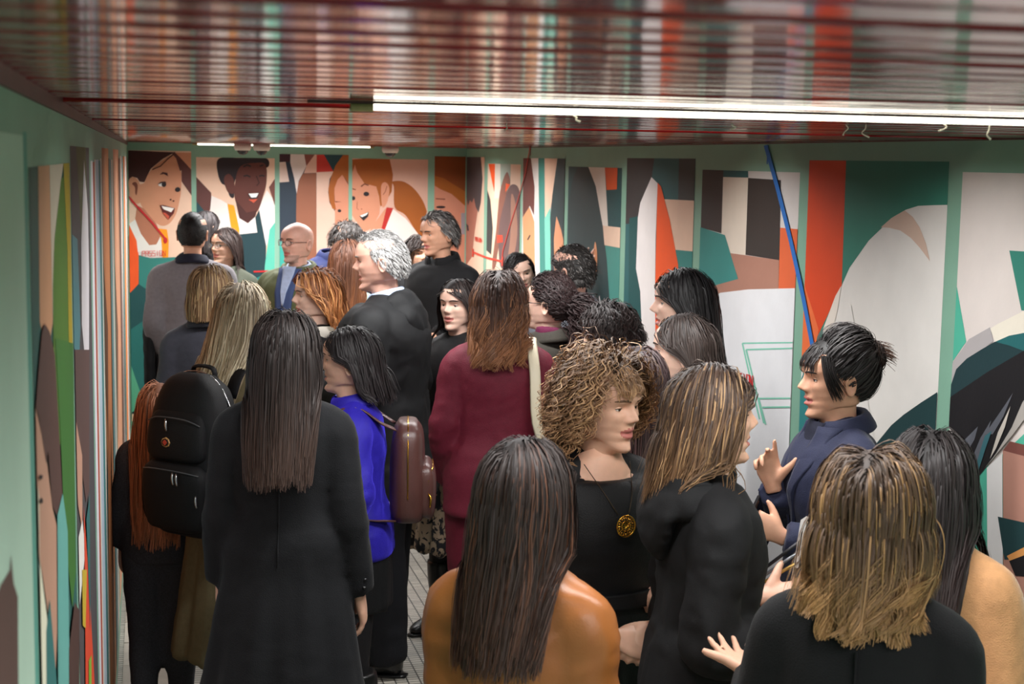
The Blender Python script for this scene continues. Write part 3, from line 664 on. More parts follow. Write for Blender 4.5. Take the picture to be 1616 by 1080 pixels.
# ---- body proportions for a height of 1.70
FEM = [(0.80, .150, .110, .010), (0.86, .172, .120, .012), (0.93, .178, .124, .014), (1.00, .163, .112, .010), (1.08, .134, .097, .002), (1.16, .140, .103, -.004), (1.24, .141, .118, -.012), (1.31, .147, .108, -.002), (1.36, .136, .088, .008), (1.40, .096, .070, .013), (1.44, .064, .060, .012)]
MAL = [(0.80, .155, .112, .006), (0.86, .172, .120, .006), (0.93, .175, .122, .004), (1.00, .170, .120, -.002), (1.08, .162, .116, -.006), (1.16, .168, .118, -.004), (1.24, .166, .124, -.002), (1.31, .176, .120, .004), (1.365, .164, .096, .010), (1.405, .114, .076, .013), (1.445, .072, .064, .012)]
POSES = {  # elbow, wrist for the +x side, hand direction, palm direction
 'hang': ((.185, .025, 1.08), (.200, -.035, .855), None, (-1, 0, 0)),
 'bent': ((.190, .050, 1.08), (.140, -.200, 1.06), None, (-.6, 0, -.8)),
 'cross': ((.190, .010, 1.08), (.020, -.205, 1.07), None, (0, .7, -.7)),
 'pocket': ((.190, .060, 1.09), (.190, -.075, .90), None, (-1, 0, 0)),
 'clasp': ((.195, .020, 1.08), (.060, -.215, .98), None, (-.7, .5, -.4)),
 'raise': ((.195, -.020, 1.15), (.170, -.200, 1.33), (.0, -.15, 1.0), (-.3, -1, 0)),
}
class Body: pass
def skeleton(h, male, bulk, armL, armR, lean=0.0):
    B = Body(); s = h/1.70; B.s = s; B.h = h; B.male = male
    B.rings = [(z*s, rx*s*bulk, ry*s*bulk, cy*s) for z, rx, ry, cy in (MAL if male else FEM)]
    B.sh = (0.170 if male else 0.146)*s*(0.5+0.5*bulk)
    B.arms = {}
    for side, pose in ((1, armL), (-1, armR)):
        e, w, hd, pl = POSES[pose] if isinstance(pose, str) else pose
        wid = 1.08 if male else 1.0
        S = np.array([side*B.sh, 0.012*s, 1.348*s]); E = np.array([side*e[0]*wid*s*(0.6+0.4*bulk), e[1]*s, e[2]*s]); Wp = np.array([side*w[0]*s, w[1]*s, w[2]*s])
        d = (Wp-E)/np.linalg.norm(Wp-E) if hd is None else np.array([side*hd[0], hd[1], hd[2]])/np.linalg.norm(hd)
        B.arms[side] = (S, E, Wp, d, np.array([side*pl[0], pl[1], pl[2]], float))
    B.neck = np.array([0, 0.012*s, 1.46*s])
    B.hipx = 0.088*s*bulk
    B.step = 0.02
    return B
def torso(B, g, zlo=None, zhi=None, flare=None, ext=None):
    """ring stack of the trunk grown by g; ext = [(z, rx, ry, cy)] rows below the hips for skirts and coats (unscaled)"""
    rows = [(z, rx+g, ry+g, cy) for z, rx, ry, cy in B.rings if (zlo is None or z >= zlo*B.s) and (zhi is None or z <= zhi*B.s)]
    if ext: rows = [(z*B.s, rx*B.s, ry*B.s, cy*B.s) for z, rx, ry, cy in ext]+rows
    rows.sort()
    return sweep([(0, cy, z) for z, rx, ry, cy in rows], [(rx, ry) for z, rx, ry, cy in rows], n=26, sub=3, pw=2.25)
def arm(B, side, g, to=1.0, r=(0.050, 0.046, 0.042, 0.039, 0.035, 0.028), cuff=0.0):
    S, E, W_, d, p = B.arms[side]; s = B.s*(1.1 if B.male else 1.0)
    I = S+np.array([-side*0.03*B.s, 0, 0.002])
    pts = [I, S+(E-S)*0.08, S+(E-S)*0.5, E-(E-S)*0.08, E+(W_-E)*0.12, E+(W_-E)*0.5*to, E+(W_-E)*to]
    rr = [r[0]*s+g*0.8, r[0]*s+g, r[1]*s+g, r[2]*s+g, r[2]*s+g, r[3]*s+g, r[5]*s+g+cuff]
    if to < 1: rr[-1] = (r[3]*(1-to)+r[5]*to)*s+g+cuff
    return sweep(pts, rr, side=(0, 1, 0), n=14, sub=4)
def leg(B, side, g, z0=0.05, wide=0.0, zt=0.90):
    s = B.s; x = side*B.hipx; zs = [z for z in (zt, 0.80, 0.64, 0.48, 0.32, 0.18, z0) if z >= z0-1e-6]
    R = dict(zip((zt, 0.80, 0.64, 0.48, 0.32, 0.18, z0), (0.088, 0.086, 0.072, 0.056, 0.054, 0.043, 0.036)))
    pts = [(x*(1.0 if z > 0.7 else 1.05)+side*0.004, 0.010*s+side*B.step*(0.9-z)*s, z*s) for z in zs]
    return sweep(pts, [(R[z]*(1.1 if B.male else 1))*s+g+wide*max(0, 0.7-z) for z in zs], n=14, sub=3)
def shoulders(B, g):
    a = B.sh*0.96
    return sweep([(-a, .012*B.s, 1.346*B.s), (-a*0.5, .014*B.s, 1.372*B.s), (0, .016*B.s, 1.392*B.s), (a*0.5, .014*B.s, 1.372*B.s), (a, .012*B.s, 1.346*B.s)], [0.046*B.s+g, 0.050*B.s+g, 0.056*B.s+g, 0.050*B.s+g, 0.046*B.s+g], side=(0, 0, 1), n=14, sub=3)
def wrinkle(V, N, amp, seed, B=None, fold=0.0, hem=0.5, nf=9):
    """creases: warped ridged noise, stronger round the elbows and waist; fold = vertical pleats growing towards the hem"""
    w = np.stack([vnoise(V*7, seed), vnoise(V*7+5, seed+1), vnoise(V*7+9, seed+2)], 1)
    p = V*np.array([9.0, 9.0, 13.0])+w*0.9; n1 = 1-np.abs(vnoise(p, seed+3))*2; n2 = 1-np.abs(vnoise(p*2.1+3, seed+4))*2
    k = np.full(len(V), 0.45)
    if B is not None:
        for sd in (1, -1):
            S, E, W_, d, q = B.arms[sd]
            k += 0.9*np.exp(-(np.linalg.norm(V-E, axis=1)/(0.10*B.s))**2)+0.5*np.exp(-(np.linalg.norm(V-S-np.array([sd*-0.02, 0, -0.07]), axis=1)/(0.08*B.s))**2)
        k += 0.35*np.exp(-((V[:, 2]-1.06*B.s)/0.06)**2)
    D = amp*k*(0.65*n1+0.35*n2)
    if fold:
        z = V[:, 2]/(B.s if B else 1); t = np.clip((0.98-z)/(0.98-hem), 0, 1); ang = np.arctan2(V[:, 1], V[:, 0])
        D = D+fold*t**0.8*(np.sin(ang*nf+2.5*vnoise(V*np.array([2, 2, 1.2]), seed+8))+0.4*np.sin(ang*(nf*2+1)+1.3))*(np.hypot(V[:, 0], V[:, 1]) > 0.05)
    return V+N*D[:, None]
def garment(name, B, parts, m, parent, voxel=0.013, smooth=4, amp=0.004, seed=0, fold=0.0, hem=0.5, nf=9, post=None):
    V, F, N = union(parts, voxel, smooth)
    V = wrinkle(V, N, amp*1.7, seed, B, fold, hem, nf)
    if post: V = post(V)
    return mesh_obj(name, V, F, m, parent)

# ---- hair
HAIRM = {}
def hair_mat(name, rough=0.5):
    if name in HAIRM: return HAIRM[name]
    m = bpy.data.materials.new('hair_'+name); m.use_nodes = True; nt = m.node_tree; b = nt.nodes['Principled BSDF']
    a = nt.nodes.new('ShaderNodeAttribute'); a.attribute_name = 'strand_colour'
    nt.links.new(a.outputs['Color'], b.inputs['Base Color']); b.inputs['Roughness'].default_value = rough; b.inputs['Specular IOR Level'].default_value = 0.45
    HAIRM[name] = m; return m
SK_C = np.array([0, 0.003, 0.1185]); SK_R = np.array([0.0785, 0.0990, 0.1085])
def make_hair(B, Hm, hp, c, parent, seed=0, garm_g=0.02):
    """strands grown from the scalp, combed from the parting, pulled down by gravity and kept off head and shoulders.
    Hm: 3x3 head rotation, hp: head origin (chin) in person space; c: settings"""
    r = np.random.RandomState(seed+5)
    n = int(c.get('n', 700)*0.68); L = c['len']; K = c.get('seg', 14); vol = c.get('vol', 0.014); hs = c.get('hs', 1.0)
    # roots on the scalp
    i = np.arange(n*3)+0.5; ph = np.arccos(1-2*i/(n*3)); th = np.pi*(1+5**0.5)*i
    D = np.stack([np.cos(th)*np.sin(ph), np.sin(th)*np.sin(ph), np.cos(ph)], 1)+r.randn(n*3, 3)*0.02
    D /= np.linalg.norm(D, axis=1)[:, None]
    az = np.degrees(np.arctan2(np.abs(D[:, 0]), -D[:, 1]))
    thr = np.interp(az, [0, 30, 50, 66, 78, 90, 102, 125, 180], np.array([.60, .56, .42, .18, .02, -.05, -.36, -.62, -.66])+c.get('hairline', 0)*np.array([1, 1, 1, .7, .3, 0, 0, 0, 0]))
    if 'rec' in c: thr = thr+np.interp(az, [0, 28, 45, 65, 180], [0, c['rec'], c['rec'], 0, 0])
    if c.get('bald'): thr = np.where(True, thr, thr); 
    ok = D[:, 2] > thr
    if c.get('tight'): ok &= (D[:, 2] > c['tight'])
    D = D[ok]
    if len(D) > n: D = D[r.permutation(len(D))[:n]]
    n = len(D)
    if n == 0: return None
    part = c.get('part', 0.15); sg = np.where(D[:, 0] > part+r.randn(n)*c.get('pjit', 0.07), 1.0, -1.0)
    comb = np.array(c.get('comb', (0.9, 0.35, -0.25)))
    v = np.stack([sg*comb[0]*(0.35+np.clip(D[:, 2], 0, 1))*np.clip(1-1.15*D[:, 1], 0.08, 1), np.full(n, comb[1])+0.5*np.clip(D[:, 1], 0, 1), np.full(n, comb[2])], 1)
    if c.get('fwd'): v = v+np.array([0, -c['fwd'], 0])*np.clip(D[:, 2:3], 0, 1)
    if c.get('up'): v = v+D*c['up']
    v += r.randn(n, 3)*c.get('mess', 0.05)
    bang = np.zeros(n, bool)
    if c.get('fringe'):
        bang = (D[:, 1] < -0.42) & (np.abs(D[:, 0]) < 0.62) & (D[:, 2] > 0.45)
        v[bang] = np.stack([D[bang, 0]*0.55+c.get('fringe_x', 0.0), np.full(bang.sum(), -1.0), np.full(bang.sum(), -0.15)], 1)+r.randn(bang.sum(), 3)*0.08
    nn = D/SK_R; nn /= np.linalg.norm(nn, axis=1)[:, None]
    v = v-nn*((v*nn).sum(1)*(0.0 if c.get('up') else 1.0))[:, None]
    v /= np.linalg.norm(v, axis=1)[:, None]
    layer = vol*(0.15+0.85*r.rand(n))
    if 'crown' in c: layer = layer+c['crown']*np.clip(D[:, 2], 0, 1)*r.rand(n)
    layer = np.where(bang, 0.002+0.006*r.rand(n), layer)
    ln = (L if c.get('up') or L < 0.08 else np.maximum(L-(1-D[:, 2])*0.098, 0.05))*(1-c.get('vary', 0.28)*r.rand(n)**1.5); ln = np.where(bang, c.get('fringe', 0)*(0.8+0.3*r.rand(n)), ln)
    if c.get('layered'): ln = ln*(1-c['layered']*np.clip(-D[:, 1]*0.8+0.1, 0, 1))
    toW = lambda q: q@Hm.T*1.0+hp
    toH = lambda q: (q-hp)@Hm
    P = [toW(SK_C*hs+D*SK_R*hs*0.99)]; vel = v@Hm.T
    grav = np.array(c.get('grav', (0, 0, -1.0))); gk = c.get('gk', 0.22); step = ln/(K-1)
    zR = np.array([q[0] for q in B.rings]); rxR = np.array([q[1] for q in B.rings]); ryR = np.array([q[2] for q in B.rings]); cyR = np.array([q[3] for q in B.rings])
    wind = np.array(c.get('wind', (0, 0.30, 0)))
    for s_ in range(1, K):
        f = s_/(K-1)
        kk = (1-np.exp(-step/c.get('tau', 0.030)))[:, None]; kk = np.where(bang[:, None], 0.42, kk)
        vel = vel*(1-kk)+(grav+wind*f)*kk; vel += r.randn(n, 3)*c.get('jit', 0.02); xo = P[-1][:, 0]-hp[0]; vel[:, 0] -= c.get('narrow', 0.06)*np.sign(xo)*np.clip((np.abs(xo)-0.045)/0.06, 0, 1.5)*(P[-1][:, 2] < hp[2]+0.06); vel /= np.linalg.norm(vel, axis=1)[:, None]
        q = P[-1]+vel*step[:, None]
        # head
        lay = layer*min(1, f*K*step.mean()/0.035)+0.003
        qh = toH(q)/hs
        d = (qh-SK_C)/(SK_R+lay[:, None]/hs); l = np.linalg.norm(d, axis=1); ins = l < 1
        if not c.get('up') and not c.get('free'): ins |= (qh[:, 2] > 0.105) & (~bang)
        qh[ins] = (SK_C+(SK_R+lay[:, None]/hs)*d/np.maximum(l, 1e-6)[:, None])[ins]
        c2 = np.array([0, -0.022, 0.055]); r2 = np.array([0.064, 0.066, 0.075])
        d = (qh-c2)/(r2+lay[:, None]*0.6); l = np.linalg.norm(d, axis=1); ins = l < 1
        qh[ins] = (c2+(r2+lay[:, None]*0.6)*d/np.maximum(l, 1e-6)[:, None])[ins]
        # keep the face clear
        fm = (~bang) & (qh[:, 2] < 0.165) & (qh[:, 1] < -0.015) & (np.abs(qh[:, 0]) < 0.082) & (qh[:, 2] > -0.03)
        if c.get('face', True):
            sx = np.where(qh[:, 0] >= 0, 1, -1); qh[fm, 1] = qh[fm, 1]*0.75-0.003; qh[fm, 0] = (sx*np.maximum(np.abs(qh[:, 0]), 0.071))[fm]
        if c.get('tuck'):
            tk = (qh[:, 2] < 0.125) & (qh[:, 1] < 0.03) & (qh[:, 2] > 0.02); qh[tk, 1] += (0.03-qh[tk, 1])*c['tuck']
        q = toW(qh*hs)
        if bang.any():
            qb = toH(q[bang])/hs; ff = face_F(qb[:, 0], np.clip(qb[:, 2], 0.02, 0.22)); qb[:, 1] = np.minimum(qb[:, 1], -(ff+0.004+lay[bang]*0.4)); q[bang] = toW(qb*hs)
        # trunk and shoulders
        g = garm_g+0.004+layer*0.7
        rx = np.interp(q[:, 2], zR, rxR)+g; ry = np.interp(q[:, 2], zR, ryR)+g; cy = np.interp(q[:, 2], zR, cyR)
        ex = q[:, 0]/rx; ey = (q[:, 1]-cy)/ry; l = np.sqrt(ex**2+ey**2)
        ins = (l < 1) & (q[:, 2] < 1.45*B.s)
        q[ins, 0] = (q[:, 0]/np.maximum(l, 1e-4))[ins]; q[ins, 1] = ((q[:, 1]-cy)/np.maximum(l, 1e-4)+cy)[ins]
        for sd in (1, -1):
            S, E, W_, dd, pp = B.arms[sd]; I = np.array([0, 0.016*B.s, 1.392*B.s])
            for A_, B_, ra in ((I, S, 0.054*B.s), (S, E, 0.048*B.s)):
                ab = B_-A_; t = np.clip(((q-A_)@ab)/(ab@ab), 0, 1); cl = A_+t[:, None]*ab; dv = q-cl; dl = np.linalg.norm(dv, axis=1); R_ = ra+g
                ins = dl < R_
                if B_ is S:        # over the shoulder line hair slips behind or in front
                    sy = np.where(q[:, 1] >= cl[:, 1]-0.03, 1.0, -1.0); q[ins, 1] = (cl[:, 1]+sy*np.sqrt(np.maximum(R_**2-dv[:, 2]**2, 1e-6)))[ins]
                else: q[ins] = (cl+dv/np.maximum(dl, 1e-5)[:, None]*R_[:, None])[ins]
        if getattr(B, 'hood', None) is not None:
            hc, hr = B.hood; d = (q-hc)/(hr+layer[:, None]*0.6); l = np.linalg.norm(d, axis=1); ins = l < 1; q[ins] = (hc+(hr+layer[:, None]*0.6)*d/np.maximum(l, 1e-6)[:, None])[ins]
        vel = q-P[-1]; vel /= np.linalg.norm(vel, axis=1)[:, None]+1e-9
        P.append(q)
    P = np.stack(P, 1)                                  # n, K, 3
    if c.get('gather') is not None:                     # hair drawn back over the skull to one point
        tg = np.array(c['gather']); rt = SK_C+D*SK_R; ff = np.linspace(0, 1, K)[None, :, None]
        qh = rt[:, None, :]*(1-ff)+(tg+r.randn(n, 3)*0.008)[:, None, :]*ff
        qh = qh+np.array(c.get('gbias', (0, 0, 0)))*np.sin(np.pi*ff)
        d = (qh-SK_C)/SK_R; l = np.linalg.norm(d, axis=2, keepdims=True)
        lay2 = (0.003+layer[:, None, None]*np.sin(np.pi*np.clip(ff, 0, .95))**0.7)
        qs = SK_C+(SK_R+lay2)*d/np.maximum(l, 1e-6); kp = np.clip((ff-.75)/.25, 0, 1); qh = qs*(1-kp)+np.where(l > 1, qh, qs)*kp
        qg = toW(qh.reshape(-1, 3)*hs).reshape(n, K, 3); P = np.where(bang[:, None, None], P, qg)
    # clumps and waves
    nc = max(6, int(n*c.get('clumps', 0.06))); ci = r.permutation(n)[:nc]
    ow = np.argmin(((D[:, None, :]-D[ci][None])**2).sum(2), 1); f = np.linspace(0, 1, K)[None, :, None]
    cl = c.get('clump', 0.35)
    same = (bang == bang[ci][ow]) & ((D[:, 0] > part) == (D[ci][ow][:, 0] > part))
    P = P+np.where(same, cl, 0)[:, None, None]*f**1.2*(P[ci][ow]-P)
    A = c.get('wave', 0.0)
    if A or c.get('curl'):
        tan = np.gradient(P, axis=1); tan /= np.linalg.norm(tan, axis=2)[:, :, None]+1e-9
        out = P-toW(np.array([[0, 0, 0.10]]))[None]; out[:, :, 2] *= 0.3; out -= tan*(out*tan).sum(2)[:, :, None]; out /= np.linalg.norm(out, axis=2)[:, :, None]+1e-9
        lat = np.cross(tan, out); arc = np.linspace(0, 1, K)[None]*ln[:, None]
        phs = (r.rand(nc)*6.28)[ow]+r.randn(n)*c.get('phase', 0.35); wl = c.get('wl', 0.16)*(0.8+0.4*r.rand(nc)[ow])
        amp = A*np.clip((arc-c.get('wstart', 0.08))/0.10, 0, 1)*(0.7+0.6*r.rand(nc)[ow])[:, None]
        ang = 2*np.pi*arc/wl[:, None]+phs[:, None]
        P = P+lat*(amp*np.sin(ang))[:, :, None]+out*(np.abs(amp)*0.5*(1+np.cos(ang)))[:, :, None]
    # tubes
    r0 = c.get('r', 0.0026)*1.17; rad = r0*(1-0.7*np.linspace(0, 1, K)**2.2)[None, :]*(0.75+0.5*r.rand(n))[:, None]
    tan = np.gradient(P, axis=1); tan /= np.linalg.norm(tan, axis=2)[:, :, None]+1e-9
    ref = np.zeros_like(tan); ref[:, :, 0] = 0.31; ref[:, :, 1] = 0.83; ref[:, :, 2] = 0.45
    ctr = toW(np.array([[0, 0.0, 0.09]]))[0]; out = P-ctr; zb = np.clip((P[:, :, 2]-ctr[2])/0.1+0.3, 0.0, 1); out[:, :, 2] *= zb
    out = out/(np.linalg.norm(out, axis=2)[:, :, None]+1e-9)+r.randn(n, 1, 3)*c.get('tilt', 0.28)
    a = np.cross(tan, out); a /= np.linalg.norm(a, axis=2)[:, :, None]+1e-9
    V = np.stack([P-rad[:, :, None]*a, P+rad[:, :, None]*a], 2)      # n,K,2,3 flat strands
    base = (np.arange(n)*K*2)[:, None]; ii = (np.arange(K-1)*2)[None, :]
    F = np.stack([base+ii, base+ii+1, base+ii+3, base+ii+2], 2).reshape(-1, 4)
    V = V.reshape(-1, 3)
    # colour: tone per lock and strand, root to tip
    c0 = np.array(lin(c['rgb'])); c1 = np.array(lin(c.get('tip', c['rgb']))); ch = np.array(lin(c.get('hi', c['rgb'])))
    tone = np.exp(0.16*r.randn(nc)[ow]+0.14*r.randn(n)); 
    gr = np.clip(np.linspace(0, 1, K)**c.get('grad', 1.5), 0, 1)[None, :, None]
    hm = (r.rand(n) < c.get('hifrac', 0.0))[:, None, None]*np.clip((np.linspace(0, 1, K)-c.get('hiroot', 0.05))*4, 0, 1)[None, :, None]
    col = (c0*(1-gr)+c1*gr)*(1-hm)+ch*hm; col = col*tone[:, None, None]
    col = np.broadcast_to(col[:, :, None, :], (n, K, 2, 3)).reshape(-1, 3)
    # scalp cap under the strands
    uu, vv = 40, 26; cv = []; 
    for a_ in np.linspace(0.02, np.pi-0.02, vv):
        for b2 in np.linspace(0, 2*np.pi, uu, endpoint=False): cv.append((math.sin(a_)*math.cos(b2), math.sin(a_)*math.sin(b2), math.cos(a_)))
    cv = np.array(cv); caz = np.degrees(np.arctan2(np.abs(cv[:, 0]), -cv[:, 1])); cthr = np.interp(caz, [0, 30, 50, 66, 78, 90, 102, 125, 180], np.array([.60, .56, .42, .18, .02, -.05, -.36, -.62, -.66])+c.get('hairline', 0)*np.array([1, 1, 1, .7, .3, 0, 0, 0, 0]))
    if 'rec' in c: cthr = cthr+np.interp(caz, [0, 28, 45, 65, 180], [0, c['rec'], c['rec'], 0, 0])
    okc = cv[:, 2] > cthr-0.01
    if c.get('tight'): okc &= cv[:, 2] > c['tight']
    cf = []
    for i_ in range(vv-1):
        for j in range(uu):
            q = (i_*uu+j, (i_+1)*uu+j, (i_+1)*uu+(j+1) % uu, i_*uu+(j+1) % uu)
            if all(okc[t] for t in q): cf.append(q)
    cV = toW((SK_C+cv*(SK_R+0.0055))*hs)
    nV = len(V); V = np.vstack([V, cV]); F = np.vstack([F, np.array(cf, dtype=np.int64).reshape(-1, 4)+nV])
    col = np.vstack([col, np.tile(c0*0.45, (len(cV), 1))])
    if c.get('bun') is not None:
        pass
    o = mesh_obj(c.get('name', 'hair'), V, F, hair_mat(c.get('mat', 'std'), c.get('rough', 0.5)), parent)
    at = o.data.attributes.new('strand_colour', 'FLOAT_COLOR', 'POINT')
    at.data.foreach_set('color', np.hstack([np.clip(col, 0, 1), np.ones((len(col), 1))]).ravel())
    return o
def strand_object(name, paths, rad, rgb, parent, tip=None, seed=0, sides=3, m='std', vary=0.25):
    """free strands along given paths (n, K, 3): buns, plaits, loose ends"""
    r = np.random.RandomState(seed); P = np.asarray(paths); n, K = P.shape[:2]
    tan = np.gradient(P, axis=1); tan /= np.linalg.norm(tan, axis=2)[:, :, None]+1e-9
    ref = np.zeros_like(tan); ref[:, :, 0] = 0.31; ref[:, :, 1] = 0.83; ref[:, :, 2] = 0.45
    a = np.cross(tan, ref); a /= np.linalg.norm(a, axis=2)[:, :, None]+1e-9; b_ = np.cross(tan, a)
    rd = rad*(1-0.6*np.linspace(0, 1, K)**2)[None, :, None]
    V = np.stack([P+rd*(math.cos(t)*a+math.sin(t)*b_) for t in (0, 2.094, 4.189)], 2)
    base = (np.arange(n)*K*3)[:, None, None]; ii = (np.arange(K-1)*3)[None, :, None]; jj = np.arange(3)[None, None, :]; jn = (jj+1) % 3
    F = np.stack([base+ii+jj, base+ii+jn, base+ii+3+jn, base+ii+3+jj], 3).reshape(-1, 4)
    c0 = np.array(lin(rgb)); c1 = np.array(lin(tip or rgb)); g = np.linspace(0, 1, K)[None, :, None]
    col = (c0*(1-g)+c1*g)*np.exp(vary*r.randn(n))[:, None, None]; col = np.broadcast_to(col[:, :, None, :], (n, K, 3, 3)).reshape(-1, 3)
    o = mesh_obj(name, V.reshape(-1, 3), F, hair_mat(m), parent)
    at = o.data.attributes.new('strand_colour', 'FLOAT_COLOR', 'POINT'); at.data.foreach_set('color', np.hstack([np.clip(col, 0, 1), np.ones((len(col), 1))]).ravel())
    return o
# ------------------------------------------------------------------ clothes and the person assembler
def skin_mat(name, rgb): return mat('skin_'+name, rgb, 0.48, spec=0.4, noise=0.05, nscale=60, bump=0.05, bscale=400, sss=0.12)
SKINS = {'fair': (233, 192, 172), 'warm': (224, 176, 150), 'tan': (212, 160, 132), 'rosy': (232, 180, 160)}
m_lip = mat('lips', (190, 112, 104), 0.4); m_eye = mat('eye_white', (226, 222, 216), 0.25); m_iris = mat('iris', (38, 26, 20), 0.15)
def cloth(name, rgb, rough=0.8, **k):
    k.setdefault('noise', 0.10); k.setdefault('nscale', 60); k.setdefault('bump', 0.25); k.setdefault('bscale', 350)
    return mat('cloth_'+name, rgb, rough, spec=k.pop('spec', 0.3), **k)
M_BLACK = cloth('black_wool', (14, 14, 16), 0.85, sheen=0.04); M_BLACK2 = cloth('black_twill', (14, 14, 16), 0.7); M_DRESS = cloth('black_crepe', (13, 13, 15), 0.6)
M_COATK = cloth('charcoal_black', (17, 18, 21), 0.85, sheen=0.06)
M_GREYJ = cloth('grey_knit', (116, 112, 116), 0.9, sheen=0.2); M_SLATE = cloth('slate_wool', (62, 62, 72), 0.85, sheen=0.2)
M_OLIVE = cloth('olive_cotton', (92, 98, 66), 0.75); M_OLIVED = cloth('dark_olive', (66, 70, 58), 0.8); M_NAVY = cloth('navy_wool', (38, 42, 66), 0.75, sheen=0.15)
M_NAVYD = cloth('dark_navy', (26, 28, 44), 0.8); M_MINT = cloth('pale_mint', (168, 194, 182), 0.8); M_BEIGE = cloth('beige_olive_coat', (124, 112, 82), 0.8)
M_BLUE = cloth('royal_blue_velvet', (36, 26, 148), 0.6, sheen=0.9, sheen_tint=(90, 80, 255)); M_WINE = cloth('burgundy_crepe', (104, 26, 44), 0.65)
M_TROU = cloth('dark_trousers', (26, 27, 32), 0.8); M_CHAR = cloth('charcoal_marl', (72, 74, 80), 0.85, noise=0.3, nscale=200)
M_GREYB = cloth('grey_blazer', (110, 112, 120), 0.8); M_DOLV = cloth('brown_grey_coat', (58, 54, 48), 0.8); M_CAMEL = cloth('camel_wool', (184, 136, 92), 0.75, sheen=0.35)
M_SHIRT = cloth('white_shirt', (214, 212, 208), 0.7); M_LBLUE = cloth('light_blue_shirt', (168, 184, 214), 0.7); M_PURPLE = cloth('plum_scarf', (92, 26, 58), 0.8)
M_LEATHER = mat('tan_leather', (156, 94, 46), 0.38, spec=0.5, noise=0.10, nscale=14, bump=0.06, bscale=220)
M_SHOE = mat('black_shoe_leather', (16, 15, 15), 0.22, spec=0.6); M_BOOT = mat('black_boot', (20, 19, 19), 0.35); M_TIGHT = cloth('black_tights', (26, 24, 26), 0.6)
M_BAGLEATHER = mat('brown_bag_leather', (78, 48, 44), 0.35, spec=0.5, noise=0.08, nscale=20, bump=0.12, bscale=220)
M_GOLD = mat('gold', (214, 160, 60), 0.25, metal=1.0); M_STEEL = mat('steel', (190, 190, 192), 0.25, metal=1.0); M_PLASTIC = mat('black_plastic', (18, 18, 20), 0.3)
M_LENS = mat('clear_lens', (235, 240, 240), 0.03); M_LENS.node_tree.nodes['Principled BSDF'].inputs['Alpha'].default_value = 0.12
# floral skirt: dark sprigs on beige
m_flor = bpy.data.materials.new('floral_print'); m_flor.use_nodes = True
nt = m_flor.node_tree; b = nt.nodes['Principled BSDF']; tc = nt.nodes.new('ShaderNodeTexCoord'); n1 = nt.nodes.new('ShaderNodeTexNoise'); n1.inputs['Scale'].default_value = 22; n1.inputs['Detail'].default_value = 5; n1.inputs['Distortion'].default_value = 1.4
rp = nt.nodes.new('ShaderNodeValToRGB'); rp.color_ramp.elements[0].position = 0.50; rp.color_ramp.elements[1].position = 0.53
rp.color_ramp.elements[0].color = (*lin((182, 158, 132)), 1); rp.color_ramp.elements[1].color = (*lin((30, 30, 36)), 1)
nt.links.new(tc.outputs['Object'], n1.inputs['Vector']); nt.links.new(n1.outputs['Fac'], rp.inputs[0]); nt.links.new(rp.outputs[0], b.inputs['Base Color']); b.inputs['Roughness'].default_value = 0.7
# plaid scarf
m_plaid = bpy.data.materials.new('plaid_wool'); m_plaid.use_nodes = True
nt = m_plaid.node_tree; b = nt.nodes['Principled BSDF']; tc = nt.nodes.new('ShaderNodeTexCoord'); w1 = nt.nodes.new('ShaderNodeTexWave'); w2 = nt.nodes.new('ShaderNodeTexWave')
w1.bands_direction = 'X'; w2.bands_direction = 'Z'; w1.inputs['Scale'].default_value = 5; w2.inputs['Scale'].default_value = 7
ad = nt.nodes.new('ShaderNodeMath'); ad.operation = 'MULTIPLY'; rp = nt.nodes.new('ShaderNodeValToRGB'); rp.color_ramp.elements[0].position = 0.1; rp.color_ramp.elements[1].position = 0.35
rp.color_ramp.elements[0].color = (*lin((214, 208, 196)), 1); rp.color_ramp.elements[1].color = (*lin((148, 140, 126)), 1)
for w in (w1, w2): nt.links.new(tc.outputs['Object'], w.inputs['Vector'])
nt.links.new(w1.outputs['Fac'], ad.inputs[0]); nt.links.new(w2.outputs['Fac'], ad.inputs[1]); nt.links.new(ad.outputs[0], rp.inputs[0]); nt.links.new(rp.outputs[0], b.inputs['Base Color']); b.inputs['Roughness'].default_value = 0.9

